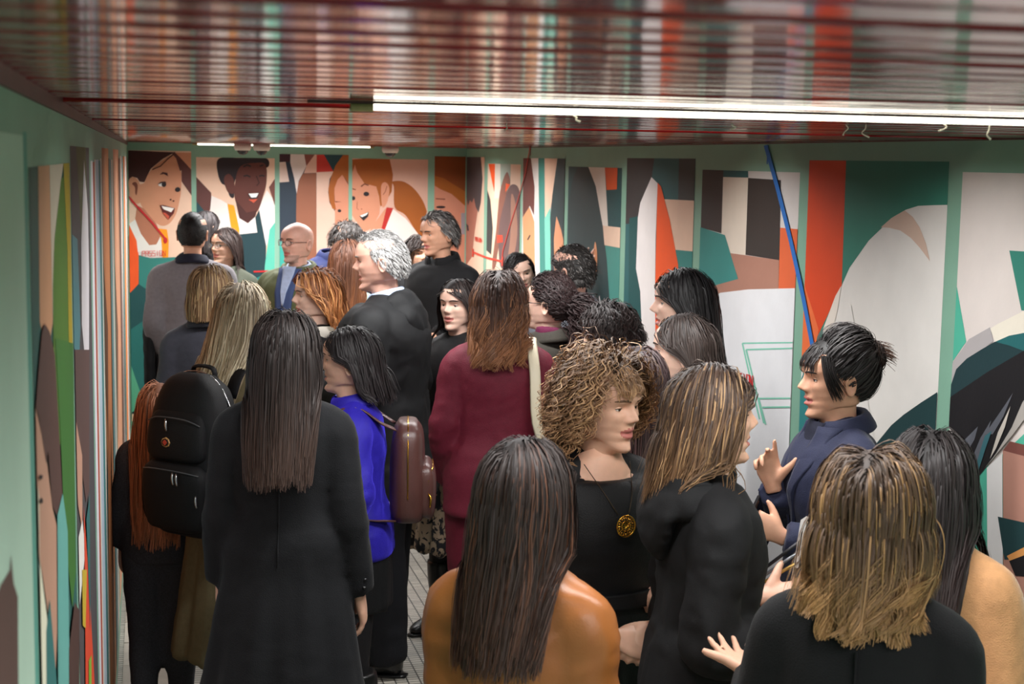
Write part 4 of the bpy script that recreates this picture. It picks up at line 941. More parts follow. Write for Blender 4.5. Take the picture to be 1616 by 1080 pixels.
def loop_sweep(path, rad, n=12, side=(0, 0, 1)):
    """closed ring of tube"""
    p = np.asarray(path, float); k = len(p); V = []
    th = np.linspace(0, 2*np.pi, n, endpoint=False); rad = np.array([(r, r) if np.isscalar(r) else r for r in rad], float)
    for i in range(k):
        t = p[(i+1) % k]-p[i-1]; t /= np.linalg.norm(t); a = np.array(side, float); a -= t*(a@t); a /= np.linalg.norm(a); b_ = np.cross(t, a)
        V.append(p[i]+np.outer(np.cos(th)*rad[i, 0], a)+np.outer(np.sin(th)*rad[i, 1], b_))
    F = [(i*n+j, i*n+(j+1) % n, ((i+1) % k)*n+(j+1) % n, ((i+1) % k)*n+j) for i in range(k) for j in range(n)]
    return np.vstack(V), F
def collar(B, parent, m, z=1.437, rx=0.070, ry=0.066, hgt=0.024, thick=0.006, tilt=0.018, gap=0.25, name='collar', flare=0.008, cy=0.012):
    """stand or turned-down collar: an open ring round the neck, lower and open at the throat"""
    s = B.s; z = z-0.0; A = np.linspace(-math.pi/2+gap, 1.5*math.pi-gap, 34); pts = []; rad = []
    pts = [(rx*s*math.cos(a), cy*s+ry*s*math.sin(a), z*s+tilt*s*(math.sin(a)-0.2)) for a in A]
    V, F = sweep(pts, [(hgt*s, thick*s)]*len(pts), side=(0, 0, 1), n=10, sub=1, pw=3.0)
    V = np.array(V); d = (V[:, 2]-(z+tilt*(V[:, 1]/(ry*s)-0.2))*s); r_ = np.hypot(V[:, 0], V[:, 1]-cy*s); k = 1-flare/hgt*d/np.maximum(r_, .02)
    V[:, 0] *= k; V[:, 1] = cy*s+(V[:, 1]-cy*s)*k
    return mesh_obj(name, V, F, m, parent)
def hood(B, parent, m, seed=0, drop=1.0):
    s = B.s; A = np.linspace(-math.pi/2-0.9+math.pi, -math.pi/2+0.9+math.pi, 2)
    A = np.linspace(-0.95, math.pi+0.95, 13); k = np.clip(np.sin(A), -1, 1)
    pts = [((0.092+0.016*max(0, q))*s*math.cos(a), (0.016+0.082*q)*s, (1.396+0.034*q)*s) for a, q in zip(A, k)]
    tp = np.clip(np.minimum(np.arange(13), 12-np.arange(13))/3.0, 0.25, 1)
    parts = [sweep(pts, [((0.030+0.020*max(0, q))*s*t_, (0.016+0.012*max(0, q))*s*t_) for q, t_ in zip(k, tp)], side=(0, 0, 1), n=14, sub=2)]
    pts2 = [(p[0]*1.18, p[1]*1.16+0.004, p[2]-0.034*s) for p in pts]
    parts.append(sweep(pts2, [((0.022+0.016*max(0, q))*s*t_, (0.014+0.014*max(0, q))*s*t_) for q, t_ in zip(k, tp)], side=(0, 0, 1), n=14, sub=2))
    parts.append(sweep([(0, 0.098*s, 1.41*s), (0, 0.122*s, 1.37*s), (0, 0.128*s, 1.30*s), (0, 0.112*s, 1.23*s)], [(0.085*s, 0.025*s), (0.112*s, 0.032*s), (0.085*s, 0.028*s), (0.02*s, 0.012*s)], n=18, sub=3))
    return garment('hood', None, parts, m, parent, 0.011, 4, 0.012, seed)
def patch(B, parent, name, m, rows, g, off=0.004, back=False, nx=8, thick=0.004):
    """panel lying on the trunk: rows of (z, x0, x1); follows the chest (or back) and has its own thickness"""
    rows = np.array(rows, float)*B.s; zz = np.linspace(rows[0, 0], rows[-1, 0], max(8, len(rows)*4)); o = np.argsort(rows[:, 0])
    xl = np.interp(zz, rows[o, 0], rows[o, 1]); xr = np.interp(zz, rows[o, 0], rows[o, 2])
    zR = np.array([q[0] for q in B.rings]); V = []; sg = 1 if back else -1
    for lay in (0, 1):
        for z, a, b_ in zip(zz, xl, xr):
            rx = np.interp(z, zR, [q[1] for q in B.rings])+g; ry = np.interp(z, zR, [q[2] for q in B.rings])+g; cy = np.interp(z, zR, [q[3] for q in B.rings])
            for x in np.linspace(a, b_, nx):
                y = ry*max(0.02, 1-min(abs(x)/rx, 1)**2.25)**(1/2.25)
                V.append((x, cy+sg*(y+off+(thick if lay else -0.004)), z))
    n = len(zz); F = []
    idx = lambda l, i, j: l*n*nx+i*nx+j
    for i in range(n-1):
        for j in range(nx-1):
            F.append((idx(1, i, j), idx(1, i, j+1), idx(1, i+1, j+1), idx(1, i+1, j)))
    for i in range(n-1):
        F.append((idx(0, i, 0), idx(1, i, 0), idx(1, i+1, 0), idx(0, i+1, 0))); F.append((idx(1, i, nx-1), idx(0, i, nx-1), idx(0, i+1, nx-1), idx(1, i+1, nx-1)))
    for j in range(nx-1):
        F.append((idx(0, 0, j), idx(0, 0, j+1), idx(1, 0, j+1), idx(1, 0, j))); F.append((idx(1, n-1, j), idx(1, n-1, j+1), idx(0, n-1, j+1), idx(0, n-1, j)))
    return mesh_obj(name, np.array(V), F, m, parent)
def shoes(B, parent, m, boot=0.0, heel=0.0):
    s = B.s
    for sd in (1, -1):
        x = sd*(B.hipx*1.05+0.004); y = 0.010*s+sd*B.step*0.85*s
        up = [sweep([(x, y+0.055*s, 0.038), (x, y+0.01, 0.045), (x+sd*0.004, y-0.07*s, 0.036), (x+sd*0.006, y-0.145*s, 0.028), (x+sd*0.006, y-0.185*s, 0.022)], [(0.028*s, 0.036), (0.037*s, 0.042), (0.044*s, 0.034), (0.040*s, 0.024), (0.018*s, 0.014)], side=(1, 0, 0), n=14, sub=3, pw=2.4)]
        up.append(sweep([(x, y+0.012*s, 0.03), (x, y+0.015*s, max(0.10, boot))], [0.048*s, (0.058 if boot else 0.046)*s], n=14, sub=1) if not boot else sweep([(x, y+0.012*s, 0.03), (x, y+0.015*s, 0.12), (x, y+0.015*s, boot*0.7), (x, y+0.01*s, boot)], [0.05*s, 0.052*s, 0.066*s, 0.068*s], n=16, sub=3))
        V, F, N = union(up, 0.012, 2); V[:, 2] = np.maximum(V[:, 2], 0.012)
        o = mesh_obj('boot' if boot else 'shoe', V, F, m, parent)
        sv, sf = sweep([(x, y+0.075*s, 0.006), (x, y+0.02*s, 0.006), (x+sd*0.004, y-0.07*s, 0.006), (x+sd*0.006, y-0.15*s, 0.006), (x+sd*0.006, y-0.195*s, 0.006)], [(0.022*s, 0.0075), (0.036*s, 0.0075), (0.046*s, 0.0075), (0.042*s, 0.0075), (0.016*s, 0.0075)], side=(1, 0, 0), n=12, sub=3, pw=3.0)
        mesh_obj('sole', sv, sf, M_PLASTIC, o)
def glasses(B, Hm, hp, parent, m=None, hs=1.0, r=(0.021, 0.0165)):
    m = m or M_PLASTIC
    toW = lambda q: (np.asarray(q)*hs)@Hm.T+hp
    parts = []; yl = -0.101
    for sd in (1, -1):
        A = np.linspace(0, 2*np.pi, 20, endpoint=False)
        parts.append(loop_sweep(toW([(sd*0.031+r[0]*math.cos(a), yl+0.004*abs(math.cos(a))**2+ (0.008 if sd*math.cos(a) > 0.6 else 0), 0.1145+r[1]*math.sin(a)) for a in A]), [0.0015]*20, n=6, side=tuple(Hm@np.array([0, -1.0, 0.05]))))
        parts.append(sweep(toW([(sd*0.052, yl+0.010, 0.119), (sd*0.074, -0.055, 0.119), (sd*0.080, 0.0, 0.117), (sd*0.078, 0.022, 0.108)]), [0.0016]*4, n=6, sub=3))
    parts.append(sweep(toW([(0.011, yl, 0.118), (0, yl-0.002, 0.120), (-0.011, yl, 0.118)]), [0.0014]*3, n=6, sub=3))
    V, F, _ = join(parts); o = mesh_obj('glasses', V, F, m, parent)
    for sd in (1, -1):
        A = np.linspace(0, 2*np.pi, 18, endpoint=False)
        f_ = toW([(sd*0.031+r[0]*math.cos(a), yl+0.002, 0.1145+r[1]*math.sin(a)) for a in A]); b_ = toW([(sd*0.031+r[0]*math.cos(a), yl+0.0032, 0.1145+r[1]*math.sin(a)) for a in A])
        V = np.vstack([f_, b_]); F = [tuple(range(18)), tuple(range(35, 17, -1))]+[(i, 18+i, 18+(i+1) % 18, (i+1) % 18) for i in range(18)]
        mesh_obj('lens', V, F, M_LENS, o)
    return o
LOD = {'near': dict(vox=0.0125, nz=70, nt=80, bvox=0.026), 'mid': dict(vox=0.0155, nz=56, nt=60, bvox=0.03), 'far': dict(vox=0.019, nz=46, nt=50, bvox=0.034)}
PEOPLE = {}
def heading(x, y, phi):
    v = np.array([x, y])/math.hypot(x, y); rt = np.array([v[1], -v[0]]); f = -math.cos(math.radians(phi))*v+math.sin(math.radians(phi))*rt
    return math.atan2(f[0], -f[1])
def person(key, label, px, py, h, phi, hphi=None, pitch=0.0, roll=0.0, male=False, bulk=1.0, skin='warm', armL='hang', armR='hang', hands=('relaxed', 'relaxed'), wear=(), hair=None, lod='mid', seed=1, brow=(44, 32, 26), nose=1.0, lips=1.0, stubble=None, gz=0.02, hs=1.0, spec=False, fwd=0.0, step=0.02, lipc=None):
    hs = hs*(0.42+0.58*h/1.70)
    P0 = hit(px, py, 2, h); x, y = P0[0], P0[1]; a = heading(x, y, phi); ah = heading(x, y, phi if hphi is None else hphi)
    yaw = (ah-a+math.pi) % (2*math.pi)-math.pi; q = LOD[lod]
    T_ = thing('person', label, 'person', (x, y, 0), a)
    B = skeleton(h, male, bulk, armL, armR); B.step = step; B.g = gz
    # the head sits on the neck and turns with it
    Hm = rotm('Z', yaw)@rotm('X', pitch)@rotm('Y', roll); zc = h-0.012-0.2255*hs; piv = np.array([0, 0.015, zc-0.03]); hp = piv+Hm@(np.array([0, -fwd, zc])-piv)
    V, F, M = head_mesh(q['nz'], q['nt'], male, nose, lips, stubble is not None)
    w = np.clip((V[:, 2]+0.085)/0.08, 0, 1); w = (w*w*(3-2*w))[:, None]
    V = V*hs; Vh = (V@Hm.T+hp)*w+(V+np.array([0, 0, zc]))*(1-w)
    under = [torso(B, -0.008, zhi=1.41), shoulders(B, -0.008), arm(B, 1, -0.004), arm(B, -1, -0.004), leg(B, 1, -0.006, 0.05), leg(B, -1, -0.006, 0.05), sweep([(0, 0.012*B.s, 1.38*B.s), (0, 0.013, zc-0.075)], [0.04, 0.030], n=12, sub=1)]
    for sd in (1, -1):
        xx = sd*(B.hipx*1.05+0.004); yy = 0.01*B.s+sd*B.step*0.85*B.s; under.append(sweep([(xx, yy+0.03, 0.045), (xx, yy-0.05, 0.04), (xx, yy-0.12, 0.03)], [0.03, 0.032, 0.022], side=(1, 0, 0), n=10, sub=2))
    uV, uF, uN = union(under, q['bvox'], 2)
    parts = [(uV, uF, 0), (Vh, F, M)]
    for sd, hk in ((1, hands[0]), (-1, hands[1])):
        if hk:
            S, E, W_, d, pl = B.arms[sd]; hv, hf = place_hand(hk, W_+d*0.012, d, pl, sd < 0, B.s*(1.08 if male else 0.98)); parts.append((hv, hf, 0))
    V, F, M = join(parts)
    sm = skin_mat(skin, SKINS[skin]); mb = mat('brow_%d_%d_%d' % brow, brow, 0.7)
    body = mesh_obj('body', V, F, None, T_, mats=[sm, lipc or m_lip, m_eye, m_iris, mb, mat('stubble_'+(stubble[0] if stubble else 'x'), stubble[1] if stubble else (120, 100, 90), 0.7, noise=0.2, nscale=300)], midx=M)
    B.obj = T_; B.hs = hs; B.Hm = Hm; B.hp = hp; B.zc = zc; B.a = a; B.loc = (x, y); B.vox = q['vox']; B.seed = seed
    for wfn in wear: wfn(B, T_)
    if hair: make_hair(B, Hm, hp, dict(hair, hs=hs), T_, seed, gz+0.004)
    if spec: glasses(B, Hm, hp, T_, hs=hs)
    PEOPLE[key] = B
    return B
# garments as closures
def top(name, m, g=0.02, hem=0.84, ext=None, to=0.98, amp=0.004, fold=0.0, nf=9, neck=True, cuff=0.004, hemf=None, zhi=1.43):
    def f(B, T_):
        rows = ext
        if rows is None and hem >= 0.80: rows = None
        parts = [torso(B, g, zlo=hem, zhi=zhi, ext=rows), shoulders(B, g*0.7), arm(B, 1, g*0.75, to, cuff=cuff), arm(B, -1, g*0.75, to, cuff=cuff)]
        garment(name, B, parts, m, T_, B.vox, 4, amp, B.seed, fold, hemf if hemf else (ext[0][0] if ext else hem), nf)
    return f
def trousers(m, g=0.012, wide=0.0, z0=0.07, name='trousers'):
    def f(B, T_):
        garment(name, B, [torso(B, g, zlo=0.80, zhi=1.02), leg(B, 1, g+0.006, z0, wide), leg(B, -1, g+0.006, z0, wide)], m, T_, B.vox+0.006, 3, 0.005, B.seed+40)
    return f
def skirt(m, hem=0.5, rx=0.24, ry=0.20, g=0.012, fold=0.012, nf=10, name='skirt', waist=1.06):
    def f(B, T_):
        garment(name, B, [torso(B, g, zlo=0.93, zhi=waist, ext=[(hem, rx, ry, 0.012), ((hem+0.93)/2, (rx+0.19)/2, (ry+0.14)/2, 0.012)])], m, T_, B.vox, 3, 0.002, B.seed+41, fold, hem, nf)
    return f
def tights(m, z0=0.06):
    return lambda B, T_: garment('tights', B, [leg(B, 1, 0.002, z0), leg(B, -1, 0.002, z0), torso(B, 0.002, zlo=0.80, zhi=1.0)], m, T_, B.vox+0.002, 2, 0.0, B.seed)
def sh(m, boot=0.0): return lambda B, T_: shoes(B, T_, m, boot)
def col(m, **k): return lambda B, T_: collar(B, T_, m, **k)
def hd(m):
    def f(B, T_):
        hood(B, T_, m, B.seed)
    return f
def pt(name, m, rows, g=0.02, **k): return lambda B, T_: patch(B, T_, name, m, rows, g, **k)
def scarf(m, z=1.425, r=0.030, rx=0.085, ry=0.082, turns=1.6, name='scarf'):
    def f(B, T_):
        s = B.s; A = np.linspace(0, 2*np.pi*turns, int(30*turns)); pts = [(rx*s*(1+0.06*math.sin(3*a))*math.cos(a), 0.012*s+ry*s*math.sin(a), (z+0.010*math.sin(2*a+1)+0.012*math.sin(a)-0.018*(a/6.28-0.5))*s) for a in A]
        garment(name, None, [sweep(pts, [(r*s, r*0.55*s)]*len(pts), side=(0, 0, 1), n=12, sub=1)], m, T_, 0.009, 2, 0.004, B.seed)
    return f
def turtle(m): return lambda B, T_: garment('turtleneck', None, [sweep([(0, 0.014*B.s, 1.38*B.s), (0, 0.014*B.s, 1.42*B.s), (0, 0.012*B.s, B.zc-0.028)], [(0.085*B.s, 0.08*B.s), (0.068*B.s, 0.066*B.s), (0.060*B.s, 0.060*B.s)], n=18, sub=3)], m, T_, 0.009, 2, 0.003, B.seed)
def buttons(m, pts, r=0.007):
    def f(B, T_):
        for p in pts:
            V, F = ellipsoid(np.array(p)*B.s, (r, r, r*0.7), 10, 6); mesh_obj('button', V, F, m, T_)
    return f
# ------------------------------------------------------------------ the crowd
NEAR = dict(n=3600, seg=14, r=0.0014); MID = dict(n=1900, seg=12, r=0.0021); FAR_ = dict(n=900, seg=10, r=0.0034)
LONGCOAT = lambda hem, k=1.0: [(hem, .265*k, .225*k, .016), ((hem+.86)/2, .232*k, .188*k, .015), (.86, .203*k, .155*k, .014)]
JK = [(.80, .196, .150, .012), (.86, .196, .148, .012)]

# --- far end
person('vest', 'man with close-cropped dark hair seen from behind in grey knit vest', 303, 333, 1.78, 178, 172, male=True, skin='tan', lod='far', seed=1, gz=0.022,
       armL='pocket', armR='bent', wear=[trousers(M_TROU), sh(M_SHOE), top('sweater', M_GREYJ, 0.022, 0.86), col(M_NAVYD, z=1.432, rx=.082, ry=.076, hgt=.026, thick=.010)],
       hair=dict(n=1950, len=0.012, seg=3, r=0.0024, vol=0.004, rgb=(34, 30, 30), comb=(.3, .5, -.2), up=1.2, mess=.25, hairline=-.22, clump=.1, rough=.6))
person('black_behind', 'woman with sleek dark hair and black jacket behind the cropped-hair man', 323, 331, 1.72, 172, 140, skin='warm', lod='far', seed=2, armL='bent', armR='bent',
       wear=[trousers(M_TROU), sh(M_BOOT), top('jacket', M_BLACK, 0.022, 0.84, amp=.006)], hair=dict(FAR_, len=0.30, rgb=(34, 26, 26), part=0.0, vol=.012, tuck=.3))
person('olive_glasses', 'woman in glasses and olive jacket with straight dark brown hair, far end', 356, 358, 1.66, -20, -48, pitch=-.05, skin='warm', lod='mid', seed=3, armL='bent', armR='cross', spec=True, nose=1.05,
       wear=[trousers(M_TROU), sh(M_BOOT), top('jacket', M_OLIVED, 0.024, 0.82, amp=.006), pt('shirt_front', M_SHIRT, [(1.43, -.03, .03), (1.30, -.02, .02), (1.22, -.004, .004)], .024), col(M_OLIVED, rx=.084, ry=.078, hgt=.028, thick=.010)],
       hair=dict(MID, n=1200, len=0.34, rgb=(48, 34, 30), part=-.12, vol=.014, comb=(.8, .5, -.3), tuck=.15))
person('bald', 'bald man with glasses, stubble and green jacket over blue shirt', 470, 348, 1.74, -28, -48, male=True, bulk=1.06, skin='rosy', lod='mid', seed=4, spec=True, stubble=('grey', (196, 158, 142)), brow=(84, 66, 56), nose=1.1, armL='bent', armR='hang',
       wear=[trousers(M_NAVYD), sh(M_SHOE), top('jacket', M_OLIVE, 0.030, 0.82, amp=.007), pt('blazer_front', mat('blue_blazer', (56, 74, 116), .8), [(1.44, -.07, .07), (1.30, -.055, .055), (1.10, -.035, .035), (.95, -.02, .02)], .034, off=.008),
             pt('shirt_front', M_LBLUE, [(1.45, -.04, .04), (1.34, -.022, .022), (1.24, -.004, .004)], .036, off=.012), col(M_LBLUE, rx=.070, ry=.068, hgt=.022, thick=.006, z=1.442), col(M_OLIVE, rx=.096, ry=.086, hgt=.030, thick=.012, z=1.435)],
       hair=dict(n=390, len=0.006, seg=3, r=0.0012, vol=.002, rgb=(150, 128, 112), hairline=.6, tight=-.9, up=1.0, clump=0) if False else None)
person('looking_down', 'man with dark hair looking down, navy jacket, near end wall', 527, 335, 1.76, 30, 48, pitch=.55, male=True, skin='tan', lod='mid', seed=5, armL='cross', armR='bent', fwd=.03, stubble=('dark', (170, 128, 108)),
       wear=[trousers(M_TROU), sh(M_SHOE), top('jacket', cloth('navy_jacket', (32, 40, 84), .7), 0.026, 0.84, amp=.006), pt('shirt_front', M_SHIRT, [(1.44, -.05, .05), (1.30, -.03, .03), (1.16, -.004, .004)], .026), col(cloth('navy_jacket', (32, 40, 84), .7), rx=.090, ry=.082, hgt=.030, thick=.010)],
       hair=dict(n=1950, len=0.055, seg=5, r=0.0022, vol=.014, rgb=(48, 40, 36), comb=(.5, -.5, .1), up=.5, mess=.35, hairline=-.02, rough=.5))
person('auburn', 'woman with long straight auburn hair and pale mint jacket seen from behind', 548, 377, 1.69, 170, 165, skin='fair', lod='mid', seed=6, armL='bent', armR='bent',
       wear=[trousers(M_TROU), sh(M_BOOT), top('jacket', M_MINT, 0.024, 0.84, amp=.006), col(M_MINT, rx=.082, ry=.076, hgt=.024, thick=.01)],
       hair=dict(MID, len=0.46, rgb=(96, 58, 40), tip=(150, 92, 52), part=.05, vol=.016, wave=.004, wl=.25))
person('peeking', 'woman with dark tousled hair half hidden behind the white-haired man', 661, 372, 1.60, 5, 20, skin='tan', lod='far', seed=7, wear=[trousers(M_TROU), sh(M_BOOT), top('jacket', M_BLACK, 0.022, 0.84), scarf(M_SLATE)],
       hair=dict(FAR_, len=0.24, rgb=(46, 34, 30), wave=.012, wl=.09, vol=.028, part=.25))
person('black_coat_man', 'tall man with short greying hair in black coat facing the group', 697, 331, 1.82, -42, -58, pitch=.12, male=True, skin='tan', lod='mid', seed=8, nose=1.15, brow=(60, 50, 44), armL='bent', armR='bent', step=.03,
       wear=[trousers(M_TROU), sh(M_SHOE), top('coat', M_BLACK, 0.032, ext=LONGCOAT(.55, .95), hem=.93, amp=.006), col(M_BLACK, rx=.088, ry=.080, hgt=.038, thick=.010, z=1.435, flare=.0)],
       hair=dict(n=2550, len=0.06, seg=6, r=0.0021, vol=.016, rgb=(74, 70, 68), tip=(104, 100, 98), comb=(.35, .7, .0), up=.35, mess=.22, hairline=.02, rec=.10, hi=(150, 146, 142), hifrac=.25, rough=.5))
person('hand_up', 'dark-haired woman tilting her head, hand raised beside her face', 829, 395, 1.60, 20, 10, roll=-.22, pitch=.12, skin='fair', lod='mid', seed=9, armL=((.30, -.10, 1.32), (.30, -.14, 1.57), (.55, -.05, .8), (-.3, -1, 0)), hands=('open', 'relaxed'), brow=(30, 22, 20),
       wear=[trousers(M_TROU), sh(M_BOOT), top('blouse', M_BLACK2, 0.016, 0.86)], hair=dict(MID, n=1350, len=0.30, rgb=(26, 20, 20), part=.3, vol=.012, comb=(.7, .7, -.2), tuck=.3))
person('grey_blazer', 'man with short grey-black hair, grey blazer and white shirt collar, from behind', 907, 383, 1.74, -150, -128, male=True, bulk=1.05, skin='rosy', lod='mid', seed=10, armL='bent', armR='cross',
       wear=[trousers(M_TROU), sh(M_SHOE), top('blazer', M_GREYB, 0.024, 0.80, amp=.004), col(M_SHIRT, rx=.076, ry=.074, hgt=.026, thick=.006, z=1.442), col(M_GREYB, rx=.094, ry=.086, hgt=.026, thick=.009, z=1.440)],
       hair=dict(n=3000, len=0.026, seg=4, r=0.0021, vol=.008, rgb=(52, 48, 46), comb=(.3, .6, -.3), up=.22, mess=.2, hairline=-.30, hi=(100, 97, 95), hifrac=.2, rough=.6))
# --- middle
person('white_hair', 'white-haired man in black hooded coat standing in profile', 607, 360, 1.82, -110, -98, pitch=.10, male=True, bulk=1.08, skin='rosy', lod='near', seed=11, nose=1.12, brow=(150, 140, 132), armL=((.235, .02, 1.12), (.165, -.235, 1.10), None, (-.6, 0, -.8)), armR='bent', step=.06, gz=.04,
       wear=[trousers(M_TROU, .016, .03, z0=.05), sh(M_SHOE), top('coat', cloth('black_technical', (16, 17, 19), .72, bump=.12), 0.040, ext=[(.70, .245, .200, .012), (.80, .235, .190, .012), (.88, .225, .175, .01)], hem=.93, amp=.005, cuff=.006), hd(cloth('black_technical', (16, 17, 19), .72)), col(M_LBLUE, rx=.072, ry=.070, hgt=.024, thick=.006, z=1.446), col(cloth('navy_suit', (44, 54, 80), .7), rx=.082, ry=.078, hgt=.022, thick=.008, z=1.430), pt('sleeve_badge', M_PLASTIC, [(1.27, .16, .17), (1.25, .16, .17)], .05)],
       hair=dict(n=6500, len=0.030, seg=4, r=0.0010, vol=.008, rgb=(158, 156, 154), tip=(182, 181, 180), comb=(.25, .55, -.35), up=.22, mess=.16, hairline=.05, rec=.05, hi=(120, 118, 116), hifrac=.2, rough=.45))
person('half_face', 'dark-haired woman in floral skirt, half hidden behind the hooded coat', 724, 438, 1.59, -42, -35, skin='fair', lod='mid', seed=12, armL='bent', armR='bent', brow=(34, 26, 22),
       wear=[skirt(m_flor, .42, .25, .21, fold=.016), tights(M_TIGHT), sh(M_BOOT, .32), top('jacket', M_BLACK2, 0.02, 0.88)], hair=dict(MID, n=1350, len=0.36, rgb=(38, 28, 26), part=-.1, vol=.014, wave=.006, wl=.2))
person('ginger', 'smiling woman with wavy ginger hair in profile beside the hooded coat', 498, 424, 1.62, -95, -80, pitch=-.02, skin='fair', lod='mid', seed=13, armL='bent', armR='bent',
       wear=[trousers(M_TROU), sh(M_BOOT), top('top', M_BLACK2, 0.02, 0.84, amp=.005), scarf(m_plaid, z=1.40, rx=.12, ry=.10, r=.03, turns=1.05)],
       hair=dict(MID, n=1900, len=0.36, rgb=(120, 70, 38), tip=(186, 118, 66), hi=(206, 146, 92), hifrac=.25, part=.1, vol=.030, wave=.013, wl=.13, comb=(.6, .7, -.2), layered=.3, tuck=.2, seg=20, vary=.4, clumps=.03, clump=.5, phase=.2))
person('bob', 'woman with straight light brown bob in slate grey jacket, from behind', 330, 415, 1.64, 176, 150, skin='fair', lod='mid', seed=14, armL='hang', armR='bent',
       wear=[trousers(M_CHAR), sh(M_BOOT), top('jacket', M_SLATE, 0.024, 0.82, amp=.005), col(M_SLATE, rx=.086, ry=.080, hgt=.030, thick=.012)],
       hair=dict(MID, n=1950, len=0.235, rgb=(112, 84, 58), tip=(132, 100, 68), hi=(176, 146, 104), hifrac=.3, part=.1, vol=.016, gk=.3, vary=.08, clump=.15))
person('child', 'small person with very long ginger hair and charcoal jacket beside the wall', 252, 602, 1.27, 172, skin='fair', lod='mid', seed=15, bulk=.92, wear=[trousers(M_CHAR, .012), sh(M_BOOT), top('jacket', M_CHAR, 0.022, 0.80)], hands=('relaxed', None),
       hair=dict(MID, n=1650, len=0.60, rgb=(150, 96, 66), tip=(196, 128, 90), part=.0, vol=.02, wave=.004, wl=.3))
person('blonde', 'blonde woman in beige coat and plaid scarf carrying the black backpack', 383, 444, 1.66, 138, 150, skin='fair', lod='near', seed=16, gz=.028, armL='bent', armR='bent',
       wear=[trousers(M_TROU), sh(M_BOOT), top('coat', M_BEIGE, 0.030, ext=LONGCOAT(.32), hem=.93, amp=.005, fold=.010), scarf(m_plaid, z=1.40, r=.036, rx=.098, ry=.094), col(M_BEIGE, rx=.11, ry=.10, hgt=.03, thick=.012, z=1.41)],
       hair=dict(NEAR, n=2850, len=0.64, rgb=(138, 120, 94), tip=(206, 186, 146), hi=(222, 208, 176), hifrac=.4, part=.05, vol=.018, r=.0015, wind=(.42, .48, 0), wave=.004, wl=.3))
person('long_coat', 'woman in long black coat with waist-length straight dark hair, back turned', 449, 487, 1.66, 172, 146, skin='warm', lod='near', seed=17, gz=.026, armL='hang', armR=((.190, .03, 1.09), (.225, -.01, .83), None, (-1, 0, 0)),
       wear=[tights(M_TIGHT), sh(M_BOOT, .30), top('coat', M_COATK, 0.024, ext=[(.40, .275, .240, .02), (.60, .238, .200, .018), (.80, .205, .160, .016), (.90, .186, .140, .014)], hem=.97, amp=.0025, fold=.012, nf=7, cuff=.006),
             pt('back_seam', M_COATK, [(1.34, -.0015, .0015), (.95, -.0015, .0015)], .024, off=.006, back=True, nx=3, thick=.003), buttons(M_PLASTIC, [(-.245, .045, .86), (-.247, .043, .885), (-.248, .041, .91)]), col(M_COATK, rx=.082, ry=.078, hgt=.026, thick=.010)],
       hair=dict(NEAR, n=3900, len=0.50, rgb=(34, 26, 24), tip=(66, 46, 36), part=-.05, vol=.020, r=.0014, wave=.003, wl=.35, clump=.3, vary=.22, grad=2.2))
person('blue', 'woman in royal blue velvet blazer with black hair, carrying brown leather backpack', 553, 512, 1.56, -92, -104, skin='warm', lod='near', seed=18, gz=.022, armL=((.24, .03, 1.10), (.13, -.21, 1.08), None, (-.6, 0, -.8)), armR='bent',
       wear=[skirt(M_BLACK2, .68, .178, .142, fold=.003), tights(M_TIGHT), sh(M_BOOT, .42), top('blazer', M_BLUE, 0.022, ext=[(.87, .196, .150, .013), (.90, .194, .146, .012)], hem=.93, amp=.006), col(M_BLUE, rx=.082, ry=.076, hgt=.024, thick=.010)],
       hair=dict(NEAR, n=2600, len=0.26, rgb=(28, 23, 24), tip=(40, 32, 34), part=.0, vol=.018, comb=(.5, .9, -.1), tuck=.6, wave=.008, wl=.22, clump=.4))
person('burgundy', 'woman in burgundy jacket with wavy highlighted brown hair, from behind', 789, 424, 1.70, 178, 176, skin='fair', lod='near', seed=19, gz=.022, armL=((.195, .04, 1.10), (.19, -.10, .88), None, (-1, 0, 0)), armR=((.195, .05, 1.10), (.15, -.16, .98), None, (-1, 0, 0)),
       wear=[trousers(M_WINE, .012, .02), sh(M_BOOT), top('jacket', M_WINE, 0.024, ext=[(.78, .205, .165, .014), (.86, .200, .155, .012)], hem=.93, amp=.005), col(M_WINE, rx=.080, ry=.076, hgt=.022, thick=.010)],
       hair=dict(NEAR, n=3000, seg=24, vary=.35, len=0.36, rgb=(56, 36, 30), tip=(142, 92, 58), hi=(158, 108, 72), hifrac=.25, hiroot=.3, part=.05, vol=.024, wave=.022, wl=.15, wstart=.10, clump=.6, clumps=.03, phase=.2, r=.0015))
person('curly_pony', 'woman with dark corkscrew curls and glasses in brown-grey coat with plum scarf', 868, 433, 1.63, -140, -112, skin='fair', lod='near', seed=20, gz=.026, armL='bent', armR='bent', spec=True,
       wear=[trousers(M_TROU), sh(M_BOOT), top('coat', M_DOLV, 0.026, ext=LONGCOAT(.6, .95), hem=.93, amp=.005), scarf(M_PURPLE, z=1.435, r=.026, rx=.075, ry=.075, turns=1.2), col(M_DOLV, rx=.094, ry=.088, hgt=.030, thick=.012, z=1.43)],
       hair=dict(NEAR, n=2250, len=0.40, seg=30, r=.0015, rgb=(38, 26, 26), tip=(62, 40, 40), vol=.026, gather=(0, .112, .125), wave=.008, wl=.035, wstart=.02, clump=.2, clumps=.12, phase=.6, mess=.2))
person('curly_bob', 'woman with short dark curly hair bending her head, left of the tall black-haired woman', 977, 471, 1.57, -115, -95, pitch=.30, skin='fair', lod='mid', seed=21, armL='bent', armR='bent',
       wear=[trousers(M_TROU), sh(M_BOOT), top('jacket', M_NAVYD, 0.022, 0.82)], hair=dict(MID, n=2250, len=0.20, seg=16, rgb=(34, 27, 26), tip=(58, 44, 42), vol=.036, wave=.011, wl=.045, wstart=.02, clumps=.12, clump=.5, mess=.2, part=.1, comb=(.7, .3, 0)))
